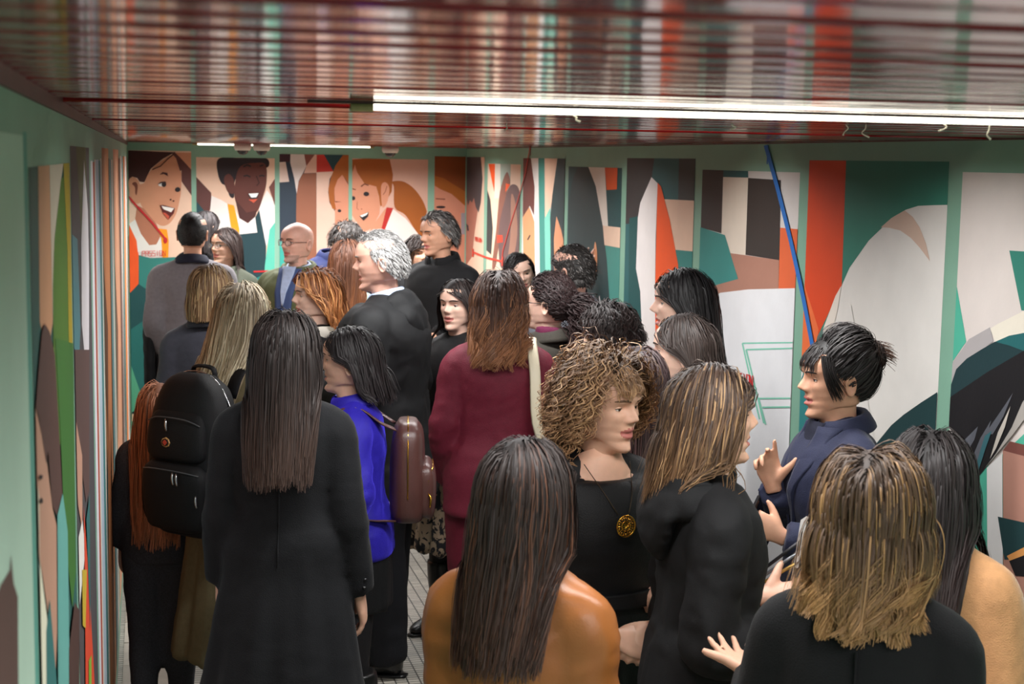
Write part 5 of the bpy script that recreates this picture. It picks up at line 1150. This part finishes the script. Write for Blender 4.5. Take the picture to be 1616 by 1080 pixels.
person('tall_black', 'tall woman with long straight black hair in profile against the mural', 1080, 421, 1.75, -98, -86, skin='fair', lod='near', seed=22, nose=1.1, brow=(26, 20, 18), armL='bent', armR='bent',
       wear=[trousers(M_TROU), sh(M_BOOT), top('coat', M_BLACK, 0.026, ext=LONGCOAT(.6, .95), hem=.93)], hair=dict(NEAR, n=3000, len=0.50, rgb=(20, 17, 19), tip=(44, 32, 28), part=.06, vol=.016, comb=(.75, .6, -.2), r=.0015, tuck=.25, grad=3))
person('brown_profile', 'woman with straight dark brown hair tucked behind her ear, black quilted jacket', 1082, 492, 1.65, -112, -98, skin='fair', lod='near', seed=23, armL='bent', armR='bent', gz=.03,
       wear=[trousers(M_TROU), sh(M_BOOT), top('jacket', M_BLACK2, 0.034, .80, amp=.009)], hair=dict(NEAR, n=2700, len=0.40, rgb=(46, 36, 32), tip=(58, 44, 38), part=.1, vol=.014, comb=(.7, .7, -.2), tuck=.55))
person('plum_brown', 'woman with plum-brown hair mostly hidden behind the curly-haired woman', 1008, 543, 1.60, 178, 178, skin='warm', lod='mid', seed=24, wear=[trousers(M_TROU), sh(M_BOOT), top('jacket', M_BLACK2, 0.022, 0.84)], armL='bent', armR='bent',
       hair=dict(MID, n=1800, len=0.34, rgb=(52, 34, 36), tip=(72, 46, 44), part=.0, vol=.014))
# --- front
def pendant(B, T_):
    s = B.s; zR = np.array([q[0] for q in B.rings]); ry = [q[2] for q in B.rings]; cy = [q[3] for q in B.rings]
    yf = lambda z: np.interp(z, zR, cy)-np.interp(z, zR, ry)-B.g-0.020
    zp = 1.285*s; pts = []
    for sd in (1, -1):
        zz = np.linspace(1.42*s, zp+0.02, 9); pts = [(sd*(0.066*s*((z-zp)/(1.42*s-zp))**0.8), (yf(z) if z < 1.355*s else yf(1.355*s)+(z-1.355*s)*1.1), z) for z in zz]
        V, F = sweep(pts, [0.0012]*len(pts), n=6, sub=2); chain = mesh_obj('necklace_chain', V, F, mat('dark_chain', (70, 58, 44), .4, metal=.8), T_)
    c = np.array([0, yf(zp)-0.010, zp-0.006]); A = np.linspace(0, 2*np.pi, 28, endpoint=False); parts = []
    for R_, t in ((0.024, .0022), (0.0115, .0018)): parts.append(loop_sweep([c+np.array([R_*math.cos(a), 0, R_*math.sin(a)*1.08]) for a in A], [t]*28, n=6, side=(0, 1, 0)))
    for a in np.linspace(0, 2*np.pi, 10, endpoint=False):
        parts.append(sweep([c, c+np.array([0.024*math.cos(a), 0, 0.024*math.sin(a)*1.08])], [.0014, .0014], n=5, sub=1))
        parts.append(ellipsoid(c+np.array([0.0185*math.cos(a+.31), 0, 0.0185*math.sin(a+.31)*1.08]), (.003, .0018, .003), 8, 5))
    V, F, _ = join(parts); mesh_obj('pendant', V, F, M_GOLD, T_)
def wristwear(B, T_):
    S, E, W_, d, p = B.arms[1]; c = E+(W_-E)*0.93; a = np.cross(d, (0, 0, 1.0)); a /= np.linalg.norm(a); b_ = np.cross(d, a); R_ = 0.0315
    A = np.linspace(0, 2*np.pi, 24, endpoint=False)
    V, F = loop_sweep([c+R_*(math.cos(t)*a+math.sin(t)*b_) for t in A], [(.009, .0016)]*24, n=8, side=tuple(d)); st = mesh_obj('watch_strap', V, F, M_PLASTIC, T_)
    out = (p*-1+np.array([0.5, -.2, .3])); out -= d*(out@d); out /= np.linalg.norm(out); sdv = np.cross(d, out)
    V, F = sweep([c+out*(R_-.002), c+out*(R_+.004), c+out*(R_+.009)], [(.017, .020), (.0185, .0215), (.0165, .0195)], side=tuple(sdv), n=20, sub=1, pw=5.0); mesh_obj('watch_case', V, F, M_STEEL, st)
    V, F = sweep([c+out*(R_+.0088), c+out*(R_+.0098)], [(.0155, .0185), (.015, .018)], side=tuple(sdv), n=20, sub=1, pw=5.0); mesh_obj('watch_face', V, F, mat('watch_glass', (10, 10, 12), .05), st)
    S, E, W_, d, p = B.arms[-1]; a = np.cross(d, (0, 0, 1.0)); a /= np.linalg.norm(a); b_ = np.cross(d, a)
    for k, t0 in enumerate((.80, .86, .92)):
        c = E+(W_-E)*t0; R_ = .0365-.002*k
        V, F = loop_sweep([c+R_*(math.cos(t)*a+math.sin(t)*b_)+d*.003*math.sin(t+k) for t in A], [(.0042, .0026)]*24, n=8, side=tuple(d)); mesh_obj('bracelet', V, F, M_GOLD, T_)
def neckskin(B, T_):
    s = B.s
    V, F = sweep([(0, .004*s, 1.360*s), (0, .006*s, 1.392*s), (0, .010*s, 1.425*s), (0, .012*s, B.zc-.05)], [(.118*s, .084*s), (.098*s, .072*s), (.066*s, .060*s), (.052, .050)], n=24, sub=3)
    mesh_obj('neck', V, F, skin_mat('warm', SKINS['warm']), T_)
person('curly', 'woman with tousled brown curls, black dress and round gold pendant', 948, 558, 1.625, 26, 50, pitch=.08, skin='warm', lod='near', seed=25, bulk=1.06, gz=.014, nose=1.05, brow=(96, 70, 50), armL=((.205, .03, 1.09), (.075, -.225, 1.03), (-.75, -.35, -.35), (-.2, .7, -.7)), armR=((.205, .03, 1.08), (.065, -.230, 1.015), (-.8, -.30, -.25), (-.2, .8, -.6)), hands=('clasp', 'clasp'), hs=1.02,
       wear=[skirt(M_DRESS, .50, .235, .19, fold=.010, waist=1.08), tights(M_TIGHT), sh(M_BOOT), top('dress_top', M_DRESS, 0.016, 0.96, to=.48, amp=.005, cuff=.012, zhi=1.375), pt('belt', M_DRESS, [(1.085, -.135, .135), (1.045, -.14, .14)], .020, off=.002), neckskin, pendant, wristwear],
       hair=dict(NEAR, n=3900, len=0.17, seg=22, r=.0015, rgb=(86, 62, 44), tip=(150, 112, 78), hi=(176, 138, 98), hifrac=.3, vol=.034, crown=.02, wave=.013, wl=.045, wstart=.012, clumps=.10, clump=.45, mess=.35, part=.15, comb=(.7, .2, .2), up=.35, phase=.6, fringe=.045, face=True))
person('hooded_highlights', 'woman with blonde-streaked brown hair in black hooded jacket, turned to the mural', 1126, 570, 1.66, 108, 106, skin='warm', lod='near', seed=26, gz=.024, bulk=.88, armL=((.195, .03, 1.05), (.150, -.185, 1.09), None, (-.4, 0, .9)), armR='bent', hands=('open', 'relaxed'),
       wear=[trousers(M_TROU), sh(M_BOOT), top('jacket', cloth('black_shell', (17, 17, 19), .78, bump=.1), 0.022, .80, amp=.008, cuff=.006), hd(cloth('black_shell', (17, 17, 19), .78))],
       hair=dict(NEAR, n=4200, len=0.33, vary=.45, rgb=(60, 46, 40), tip=(122, 90, 60), hi=(160, 126, 90), hifrac=.2, part=.0, vol=.018, comb=(.8, .4, -.2), wave=.005, wl=.25, clump=.4))
person('navy', 'woman in navy blazer and turtleneck gesturing, black hair pinned up', 1326, 528, 1.62, -66, -70, pitch=.06, skin='tan', lod='near', seed=27, gz=.024, nose=1.12, brow=(30, 24, 22), lips=1.35, hs=1.03, armL=((.225, .01, 1.08), (.15, -.215, 1.12), (-.25, -.8, .45), (-.6, .5, -.3)), armR=((.20, -.06, 1.08), (.02, -.185, 1.225), (.10, -.25, 1.0), (-.9, -.4, .1)), hands=('grip', 'point'),
       wear=[trousers(M_NAVYD), sh(M_BOOT), top('blazer', M_NAVY, 0.024, .80, amp=.004), turtle(M_NAVYD), pt('jumper_front', M_NAVYD, [(1.44, -.055, .055), (1.30, -.04, .04), (1.10, -.006, .006)], .024, off=.002),
             pt('lapel', M_NAVY, [(1.43, .045, .095), (1.33, .04, .105), (1.25, .03, .06), (1.10, .005, .012)], .026, off=.005), pt('lapel', M_NAVY, [(1.43, -.095, -.045), (1.33, -.105, -.04), (1.25, -.06, -.03), (1.10, -.012, -.005)], .026, off=.005), col(M_NAVY, rx=.092, ry=.086, hgt=.028, thick=.010, z=1.435, gap=.6)],
       hair=dict(NEAR, n=3600, len=0.20, r=.0014, rgb=(27, 22, 22), tip=(40, 30, 28), vol=.030, gather=(0, .104, .172), gbias=(0, 0, .012), part=.0, mess=.08, fringe=.050, fringe_x=.25, vary=.3, crown=.03, clump=.1))
person('leather', 'woman in tan leather jacket with long straight dark brown hair, back turned', 828, 686, 1.59, 158, 146, skin='warm', lod='near', seed=28, gz=.020, bulk=.86, armL=((.160, .0, 1.08), (.05, -.2, 1.05), None, (0, .7, -.7)), armR=((.160, .0, 1.08), (.05, -.2, 1.03), None, (0, .7, -.7)),
       wear=[trousers(M_TROU), sh(M_BOOT), top('jacket', M_LEATHER, 0.022, .84, amp=.008), pt('back_seam', M_LEATHER, [(1.34, -.002, .002), (.90, -.002, .002)], .022, off=.008, back=True, nx=3, thick=.003), col(M_LEATHER, rx=.084, ry=.080, hgt=.022, thick=.009)],
       hair=dict(NEAR, n=5600, len=0.43, rgb=(36, 25, 22), tip=(64, 40, 30), hi=(92, 56, 38), hifrac=.15, part=.05, vol=.015, r=.0012, wave=.006, wl=.3, clump=.35, vary=.3, grad=1.6))
person('wavy_front', 'woman in black blazer with layered honey-brown waves, nearest, back turned', 1382, 706, 1.605, 172, 178, skin='warm', lod='near', seed=29, gz=.022, armL=((.215, -.02, 1.10), (.265, -.26, 1.13), (.62, -.75, .15), (-.3, .2, .9)), armR='bent', hands=('open', 'relaxed'),
       wear=[trousers(M_TROU), sh(M_BOOT), top('blazer', M_BLACK, 0.022, .80, amp=.003), pt('back_seam', M_BLACK, [(1.34, -.0015, .0015), (.86, -.0015, .0015)], .022, off=.005, back=True, nx=3, thick=.003), col(M_BLACK, rx=.086, ry=.082, hgt=.026, thick=.009)],
       hair=dict(NEAR, n=5600, seg=22, len=0.315, r=.0012, rgb=(72, 52, 38), tip=(150, 112, 68), hi=(170, 130, 84), hifrac=.22, hiroot=.0, part=.15, vol=.034, wave=.030, wl=.13, wstart=.17, clump=.6, clumps=.016, phase=.1, layered=.1, vary=.22))
person('camel', 'woman in camel coat with long sleek dark hair, back turned', 1474, 675, 1.56, 165, 172, skin='warm', lod='near', seed=30, gz=.028, armL='bent', armR='bent',
       wear=[trousers(M_TROU), sh(M_BOOT), top('coat', M_CAMEL, 0.030, ext=LONGCOAT(.5), hem=.93, amp=.004), col(M_CAMEL, rx=.094, ry=.088, hgt=.030, thick=.012)],
       hair=dict(NEAR, n=5600, len=0.52, r=.0012, rgb=(28, 21, 21), tip=(52, 34, 30), part=.0, vol=.022, wave=.003, wl=.3, clump=.35, vary=.3))

# ------------------------------------------------------------------ tied-up hair
def head_pt(B, q): return (np.asarray(q, float)*B.hs)@B.Hm.T+B.hp
def tail(B, root, pts, n, spread, rad, rgb, tip, name, curl=0.0, wl=0.04, seed=0, K=26):
    """bundle of strands from a tie point along a path"""
    r = np.random.RandomState(seed); path = catmull(pts, 8); t = np.linspace(0, 1, len(path)); f = np.linspace(0, 1, K)
    c = np.stack([np.interp(f, t, path[:, i]) for i in range(3)], 1)
    off = r.randn(n, 1, 3)*spread*np.sqrt(np.clip(f*3, 0.1, 1))[None, :, None]*(1-0.35*f**3)[None, :, None]
    P = c[None]+off; P = P+(r.rand(n, 1, 1)-.5)*0.06*f[None, :, None]*np.array([0, 0, 1.])
    if curl:
        ph = r.rand(max(4, n//12))[np.arange(n) % max(4, n//12)]*6.28; L = np.linalg.norm(np.diff(path, axis=0), axis=1).sum(); an = 2*np.pi*f[None]*L/wl+ph[:, None]+r.randn(n, 1)*.4
        P = P+curl*np.stack([np.cos(an), np.sin(an), 0*an], 2)
    return strand_object(name, P, rad, rgb, B.obj, tip, seed)
B = PEOPLE['curly_pony']
tail(B, None, [head_pt(B, (0, .105, .130)), head_pt(B, (0, .150, .110)), head_pt(B, (0, .165, .03)), head_pt(B, (.01, .165, -.09)), head_pt(B, (.01, .16, -.19))], 560, .028, .0023, (38, 26, 26), (60, 38, 38), 'ponytail', .013, .05, 3, K=28)
B = PEOPLE['navy']
r_ = np.random.RandomState(4); A = []
for i in range(560):
    c = np.array([0, .108, .168])+r_.randn(3)*np.array([.006, .004, .006]); nrm = np.array([r_.randn()*.5, 1, r_.randn()*.5]); nrm /= np.linalg.norm(nrm); u = np.cross(nrm, (0, 0, 1)); u /= np.linalg.norm(u); w = np.cross(nrm, u)
    a0 = r_.rand()*6.28; R_ = .024+.014*r_.rand(); an = a0+np.linspace(0, 3.6, 14)
    q = c+R_*(np.cos(an)[:, None]*u+np.sin(an)[:, None]*w)+nrm*(.012*np.sin(np.linspace(0, 3.14, 14)))[:, None]
    A.append(head_pt(B, q))
strand_object('hair_bun', np.array(A), .0019, (34, 26, 25), B.obj, (70, 48, 38), 5)
A = []
for i in range(70):
    st = np.array([r_.randn()*.012, .118, .178+r_.randn()*.012]); d = np.array([r_.randn()*.6, .8+.3*r_.rand(), .6+.6*r_.randn()*.6]); d /= np.linalg.norm(d); f = np.linspace(0, 1, 10)[:, None]
    A.append(head_pt(B, st+d*.055*f+np.array([0, .01, -.035])*f**2))
strand_object('loose_ends', np.array(A), .0013, (52, 36, 30), B.obj, (92, 62, 46), 6)

# loose strands framing the face
for sd in (1, -1):
    A = []
    for i in range(110):
        f = np.linspace(0, 1, 14)[:, None]; x0 = sd*(.060+.012*r_.rand()); y0 = -.062+.03*r_.rand(); L_ = .75+.35*r_.rand()
        pts = np.hstack([x0+sd*(.022*np.sin(f*2.2)+.004*r_.randn()*f), y0-.012*np.sin(f*3.0)+.028*f+.004*r_.randn()*f, .188-.118*f*L_])
        A.append(head_pt(B, pts))
    strand_object('hair_wisp', np.array(A), .0013, (27, 22, 22), B.obj, (36, 28, 27), 8)
# ------------------------------------------------------------------ things carried
def on_person(B, name, label, cat):
    return thing(name, label, cat, (B.loc[0], B.loc[1], 0), B.a)
M_NYLON = cloth('black_nylon', (15, 15, 17), .6, bump=.3, bscale=500)
def zipper(parent, pts, m=None, r=.0022):
    V, F = sweep(pts, [r]*len(pts), n=6, sub=4); return mesh_obj('zipper', V, F, m or M_STEEL, parent)
B = PEOPLE['blonde']; s = B.s
t = on_person(B, 'backpack', 'large black nylon backpack on the blonde woman in the beige coat', 'backpack')
yc = .245
def pk(z, w, d, y=yc): return ((0, y, z), (w, d))
rows = [pk(.80, .09, .05), pk(.82, .135, .085), pk(.90, .160, .100), pk(1.05, .165, .102), pk(1.20, .155, .095), pk(1.31, .120, .075, yc-.01), pk(1.355, .060, .045, yc-.02)]
V, F = sweep([r[0] for r in rows], [r[1] for r in rows], n=40, sub=4, pw=3.2)
N = V-np.array([0, yc, 1.08]); N /= np.linalg.norm(N, axis=1)[:, None]
mb = mesh_obj('main_body', V+N*(0.004*vnoise(V*14, 3))[:, None], F, M_NYLON, t)
rows = [pk(.83, .08, .03, yc+.085), pk(.85, .125, .045, yc+.085), pk(.95, .140, .05, yc+.088), pk(1.03, .138, .048, yc+.088), pk(1.06, .11, .03, yc+.085)]
V, F = sweep([r[0] for r in rows], [r[1] for r in rows], n=32, sub=3, pw=3.4); p1_ = mesh_obj('front_pocket', V, F, M_NYLON, t)
rows = [pk(1.075, .10, .025, yc+.078), pk(1.09, .128, .038, yc+.080), pk(1.17, .128, .038, yc+.078), pk(1.22, .112, .03, yc+.068), pk(1.24, .08, .018, yc+.060)]
V, F = sweep([r[0] for r in rows], [r[1] for r in rows], n=32, sub=3, pw=3.4); p2_ = mesh_obj('upper_pocket', V, F, M_NYLON, t)
zipper(p1_, [(-.128, yc+.12, 1.035), (-.06, yc+.139, 1.045), (.06, yc+.139, 1.045), (.128, yc+.12, 1.035)], mat('zip_grey', (70, 70, 72), .4), .0025)
zipper(p2_, [(-.118, yc+.100, 1.20), (-.06, yc+.112, 1.218), (.06, yc+.112, 1.218), (.118, yc+.100, 1.20)], mat('zip_grey', (70, 70, 72), .4), .0025)
for x, z, par, y_ in ((-.052, 1.040, p1_, .145), (-.035, 1.042, p1_, .146), (-.12, .97, p1_, .125), (.02, 1.215, p2_, .118)):
    V, F = sweep([(x, yc+y_, z), (x-.004, yc+y_+.006, z-.018), (x-.008, yc+y_+.005, z-.040)], [.003, (.005, .003), (.004, .003)], n=8, sub=2); mesh_obj('zip_pull', V, F, M_STEEL, par)
V, F = sweep([(0.02, yc+.112, 1.135), (0.02, yc+.122, 1.135)], [(.022, .019), (.019, .016)], side=(1, 0, 0), n=8, sub=1); bd = mesh_obj('badge', V, F, mat('badge_rim', (200, 150, 90), .4), p2_, smooth=False)
V, F = sweep([(0.02, yc+.120, 1.135), (0.02, yc+.1235, 1.135)], [(.017, .014), (.016, .013)], side=(1, 0, 0), n=8, sub=1); mesh_obj('badge_plate', V, F, mat('badge_dark', (26, 24, 24), .4), bd, smooth=False)
V, F = sweep([(0.02, yc+.123, 1.135), (0.02, yc+.1250, 1.135)], [(.010, .010), (.010, .010)], side=(1, 0, 0), n=12, sub=1, pw=1.2); mesh_obj('badge_emblem', V, F, mat('badge_red', (196, 70, 52), .4), bd, smooth=False)
bevel_box('red_tag', (.136, yc+.01, 1.115), (.170, yc+.016, 1.145), mat('tag_red', (200, 40, 70), .6), t, .002)
V, F = sweep([(-.05, yc-.05, 1.335), (-.04, yc-.045, 1.375), (.04, yc-.045, 1.375), (.05, yc-.05, 1.335)], [(.012, .006)]*4, side=(0, 1, 0), n=8, sub=4); mesh_obj('grab_handle', V, F, M_NYLON, t)
for sd in (1, -1):
    V, F = sweep([(sd*.075, yc-.095, 1.27), (sd*.085, .115, 1.355), (sd*.090, .02, 1.405), (sd*.095, -.07, 1.365), (sd*.105, -.145, 1.26), (sd*.125, -.12, 1.10), (sd*.165, .02, .98), (sd*.14, .15, .92)], [(.028, .008)]*5+[(.014, .005)]*3, side=(1, 0, 0), n=10, sub=4); mesh_obj('shoulder_strap', V, F, M_NYLON, t)
    V, F = sweep([(sd*.155, yc, .83), (sd*.178, yc, .87), (sd*.182, yc, .98), (sd*.165, yc, 1.02)], [(.02, .05), (.024, .065), (.02, .065), (.008, .05)], side=(1, 0, 0), n=14, sub=3, pw=3); mesh_obj('side_pocket', V, F, M_NYLON, t)
zipper(t, [(.165, yc-.02, .95), (.168, yc-.02, 1.1), (.150, yc-.02, 1.24), (.07, yc-.01, 1.352), (-.07, yc-.01, 1.352), (-.150, yc-.02, 1.24), (-.168, yc-.02, 1.1)], M_STEEL, .003)

B = PEOPLE['blue']; s = B.s
t = on_person(B, 'leather_backpack', 'small brown leather backpack hanging behind the blue velvet blazer', 'backpack')
t.location.z = .055
yc = .190; rows = [pk(.86, .07, .03, yc), pk(.875, .115, .052, yc), pk(.95, .128, .060, yc), pk(1.05, .125, .058, yc), pk(1.15, .110, .050, yc), pk(1.19, .07, .030, yc)]
V, F = sweep([r[0] for r in rows], [r[1] for r in rows], n=36, sub=4, pw=3.2); V = V+0.004*vnoise(V*12, 7)[:, None]*np.array([.3, 1, .3]); mb = mesh_obj('main_body', V, F, M_BAGLEATHER, t)
rows = [pk(.88, .07, .02, yc+.055), pk(.895, .098, .032, yc+.058), pk(1.00, .104, .036, yc+.058), pk(1.04, .096, .028, yc+.055), pk(1.055, .07, .014, yc+.05)]
V, F = sweep([r[0] for r in rows], [r[1] for r in rows], n=32, sub=3, pw=3.4); fp = mesh_obj('front_pocket', V, F, M_BAGLEATHER, t)
zipper(fp, [(-.100, yc+.062, .96), (-.098, yc+.07, 1.02), (-.06, yc+.082, 1.045), (.06, yc+.082, 1.045), (.098, yc+.07, 1.02), (.100, yc+.062, .96)], M_GOLD, .0022)
zipper(mb, [(-.128, yc+.0, .95), (-.126, yc+.0, 1.08), (-.09, yc, 1.175), (0, yc, 1.196), (.09, yc, 1.175), (.126, yc+.0, 1.08), (.128, yc, .95)], M_GOLD, .0026)
V, F = sweep([(.100, yc+.066, .965), (.108, yc+.075, .95), (.110, yc+.072, .92)], [.003, .004, .003], n=8, sub=2); mesh_obj('zip_pull', V, F, M_GOLD, fp)
for sd in (1, -1):
    V, F = sweep([(sd*.06, yc-.045, 1.17), (sd*.085, .10, 1.195), (sd*.095, .02, 1.248), (sd*.100, -.06, 1.215), (sd*.115, -.122, 1.12), (sd*.140, -.10, 1.0), (sd*.160, .03, .90), (sd*.11, .145, .875)], [(.021, .004)]*8, side=(1, 0, 0), n=8, sub=4); mesh_obj('shoulder_strap', V, F, M_BAGLEATHER, t)

B = PEOPLE['burgundy']; s = B.s; M_CREAM = mat('cream_leather', (226, 216, 188), .45, bump=.1, bscale=200)
t = on_person(B, 'shoulder_bag', 'cream shoulder bag with wide strap on the burgundy jacket', 'bag')
V, F = sweep([(-.120, -.115, 1.28), (-.120, -.03, 1.428), (-.122, .05, 1.430), (-.138, .128, 1.33), (-.150, .155, 1.15), (-.20, .12, 1.03), (-.23, .02, 1.00)], [(.020, .004)]*7, side=(1, 0, 0), n=8, sub=4); mesh_obj('strap', V, F, M_CREAM, t)
V, F = sweep([(-.255, .02, .80), (-.258, .02, .83), (-.25, .02, .93), (-.245, .02, 1.00)], [(.03, .10), (.045, .13), (.040, .125), (.012, .11)], side=(1, 0, 0), n=24, sub=3, pw=3.2); mesh_obj('bag_body', V, F, M_CREAM, t)
B = PEOPLE['half_face']
t = on_person(B, 'cream_pouch', 'small cream quilted pouch held at the floral skirt', 'bag')
V, F = sweep([(.17, -.16, .74), (.17, -.16, .76), (.17, -.16, .86), (.17, -.16, .90)], [(.08, .03), (.10, .038), (.10, .036), (.08, .015)], side=(1, 0, 0), n=24, sub=3, pw=3.4); mesh_obj('pouch_body', V, F, M_CREAM, t)
V, F = sweep([(.09, -.16, .88), (.10, -.17, 1.0), (.15, -.19, 1.055), (.22, -.17, 1.0), (.25, -.16, .88)], [.004]*5, n=6, sub=4); mesh_obj('pouch_strap', V, F, M_CREAM, t)

# phone in the gesturing woman's hand
B = PEOPLE['navy']; S, E, W_, d, pl = B.arms[1]; c = W_+d*.085+pl/np.linalg.norm(pl)*.030
t = on_person(B, 'phone', 'black phone held by the woman in the navy blazer', 'phone')
zax = np.array([0.25, -.35, .95]); zax /= np.linalg.norm(zax); xax = np.cross(zax, (0.6, .8, 0)); xax /= np.linalg.norm(xax); yax = np.cross(zax, xax)
def obox(c, hx, hy, hz, xa, ya, za):
    v, f = box_vf((-hx, -hy, -hz), (hx, hy, hz)); v = np.array(v)@np.stack([xa, ya, za])+c; return v, f
v, f = obox(c, .036, .004, .074, xax, yax, zax); o = mesh_obj('phone_case', v, f, M_PLASTIC, t, smooth=False)
v, f = obox(c-yax*.0044, .033, .0006, .070, xax, yax, zax); mesh_obj('screen', v, f, mat('dark_glass', (12, 13, 16), .04), t, smooth=False)
# leaflets and pens held by the woman in the hooded jacket
B = PEOPLE['hooded_highlights']; S, E, W_, d, pl = B.arms[1]; c0 = W_+d*.09+np.array([.0, 0, .055])
cols = [((232, 230, 226), 'white folded leaflet with black figures held by the hooded jacket woman'), ((58, 62, 66), 'dark grey booklet held beside the white leaflet'), ((206, 160, 130), 'peach printed card held between the booklets')]
for i, (c_, lb) in enumerate(cols):
    t = on_person(B, 'leaflet', lb, 'leaflet'); za = np.array([.30-.25*i, -.25, 1]); za /= np.linalg.norm(za); xa = np.cross((.3, 1, .2), za); xa /= np.linalg.norm(xa); ya = np.cross(za, xa)
    cc = c0+np.array([.035-.03*i, .01*i-.02, .02-.012*i])
    for k in (0, 1):
        v, f = obox(cc+ya*.0045*k, .046, .0012, .095, xa, ya, za); o = mesh_obj('page', v, f, mat('leaflet_%d' % i, c_, .6), t, smooth=False)
    if i == 0:
        for q in ((-.015, .03, .012, .03), (.018, -.01, .010, .05), (-.02, -.05, .014, .02)):
            v, f = obox(cc+ya*.0058+xa*q[0]+za*q[1], q[2], .0003, q[3], xa, ya, za); mesh_obj('printed_figure', v, f, mat('print_black', (24, 28, 30), .6), t, smooth=False)
    if i == 2:
        for q in ((0, .03, .018, .018), (0, -.03, .014, .03)):
            v, f = obox(cc+ya*.0058+xa*q[0]+za*q[1], q[2], .0003, q[3], xa, ya, za); mesh_obj('printed_figure', v, f, mat('print_green', (36, 60, 58), .6), t, smooth=False)
for i, (c_, lb) in enumerate((((206, 170, 96), 'gold pen held with the leaflets'), ((150, 154, 160), 'silver pen held with the leaflets'), ((60, 60, 64), 'dark pen held with the leaflets'))):
    t = on_person(B, 'pen', lb, 'pen'); a_ = c0+np.array([.055+.010*i, .06, -.045+.012*i]); b_ = a_+np.array([.02, -.125, .06+.01*i])
    V, F = sweep([a_, a_+(b_-a_)*.8, b_], [.0045, .0045, .0035], n=8, sub=1); mesh_obj('barrel', V, F, mat('pen_%d' % i, c_, .3, metal=.7), t); V, F = sweep([b_, b_+(b_-a_)*.08], [.0035, .001], n=8, sub=1); mesh_obj('tip', V, F, M_STEEL, t)
# white cuff of the nearest woman
B = PEOPLE['wavy_front']; S, E, W_, d, pl = B.arms[1]
V, F = sweep([W_-d*.05, W_-d*.01, W_+d*.012], [.037, .036, .038], n=16, sub=2); mesh_obj('shirt_cuff', V, F, M_SHIRT, B.obj)
# coat carried over the arm at the far end
B = PEOPLE['vest']; t = on_person(B, 'folded_coat', 'black coat carried over the arm of the man in the grey vest', 'coat')
V, F, N = union([sweep([(.235, -.06, 1.13), (.245, -.06, 1.10), (.25, -.05, .95), (.245, -.04, .75), (.24, -.03, .58)], [(.03, .09), (.04, .12), (.035, .13), (.035, .125), (.02, .11)], side=(1, 0, 0), n=16, sub=3)], .016, 2); mesh_obj('coat_cloth', wrinkle(V, N, .012, 5), F, M_BLACK, t)

# ------------------------------------------------------------------ small fixtures
m_dome = mat('dome_white', (214, 208, 200), .4); m_smoke = mat('dome_glass', (40, 40, 44), .08)
for px, lab in ((383, 'white dome camera leftmost on the end of the ceiling'), (413, 'white dome camera beside the leftmost one'), (616, 'white dome camera above the ginger painted face')):
    q = hit(px, 240, 1, 11.05); t = thing('dome_camera', lab, 'camera', (q[0], 11.05, CEIL))
    V, F = sweep([(0, 0, 0), (0, 0, -.03), (0, 0, -.048)], [.062, .062, .052], n=24, sub=1); mesh_obj('base', V, F, m_dome, t)
    V, F = ellipsoid((0, 0, -.046), (.040, .040, .034), 20, 12); mesh_obj('dome', V, F, m_smoke, t)
m_web = mat('dust', (236, 230, 214), .9)
for i, (px, y_, L_) in enumerate(((905, 2.33, .010), (1335, 2.9, .022), (1367, 2.85, .026), (1490, 2.33, .012), (1562, 2.33, .024), (1155, 3.0, .012), (800, 3.4, .016))):
    q = hit(px, 190, 1, y_); x_ = q[0]; r_ = np.random.RandomState(i)
    pts = [(0, 0, 0), (.003*r_.randn(), .003*r_.randn(), -L_*.35), (.004*r_.randn(), 0, -L_*.7), (.005*r_.randn(), 0, -L_)]
    V, F = sweep(pts, [.0012, .0016, .0012, .002], n=6, sub=3); o = mesh_obj('dust_strand', V, F, m_web, None); o.location = (x_, y_, CEIL-.001 if y_ > 2.4 else CEIL-.013)
    tag(o, ['dusty cobweb strand below the middle of the hanging tube', 'pale cobweb loop under the red slats', 'pale cobweb strand beside the cobweb loop', 'short dusty strand on the hanging tube', 'long dusty strand dangling from the hanging tube', 'short pale strand under the slats behind the tube', 'thin pale strand under the slats towards the end wall'][i], 'cobweb')
bpy.data.scenes.remove(SCRATCH)
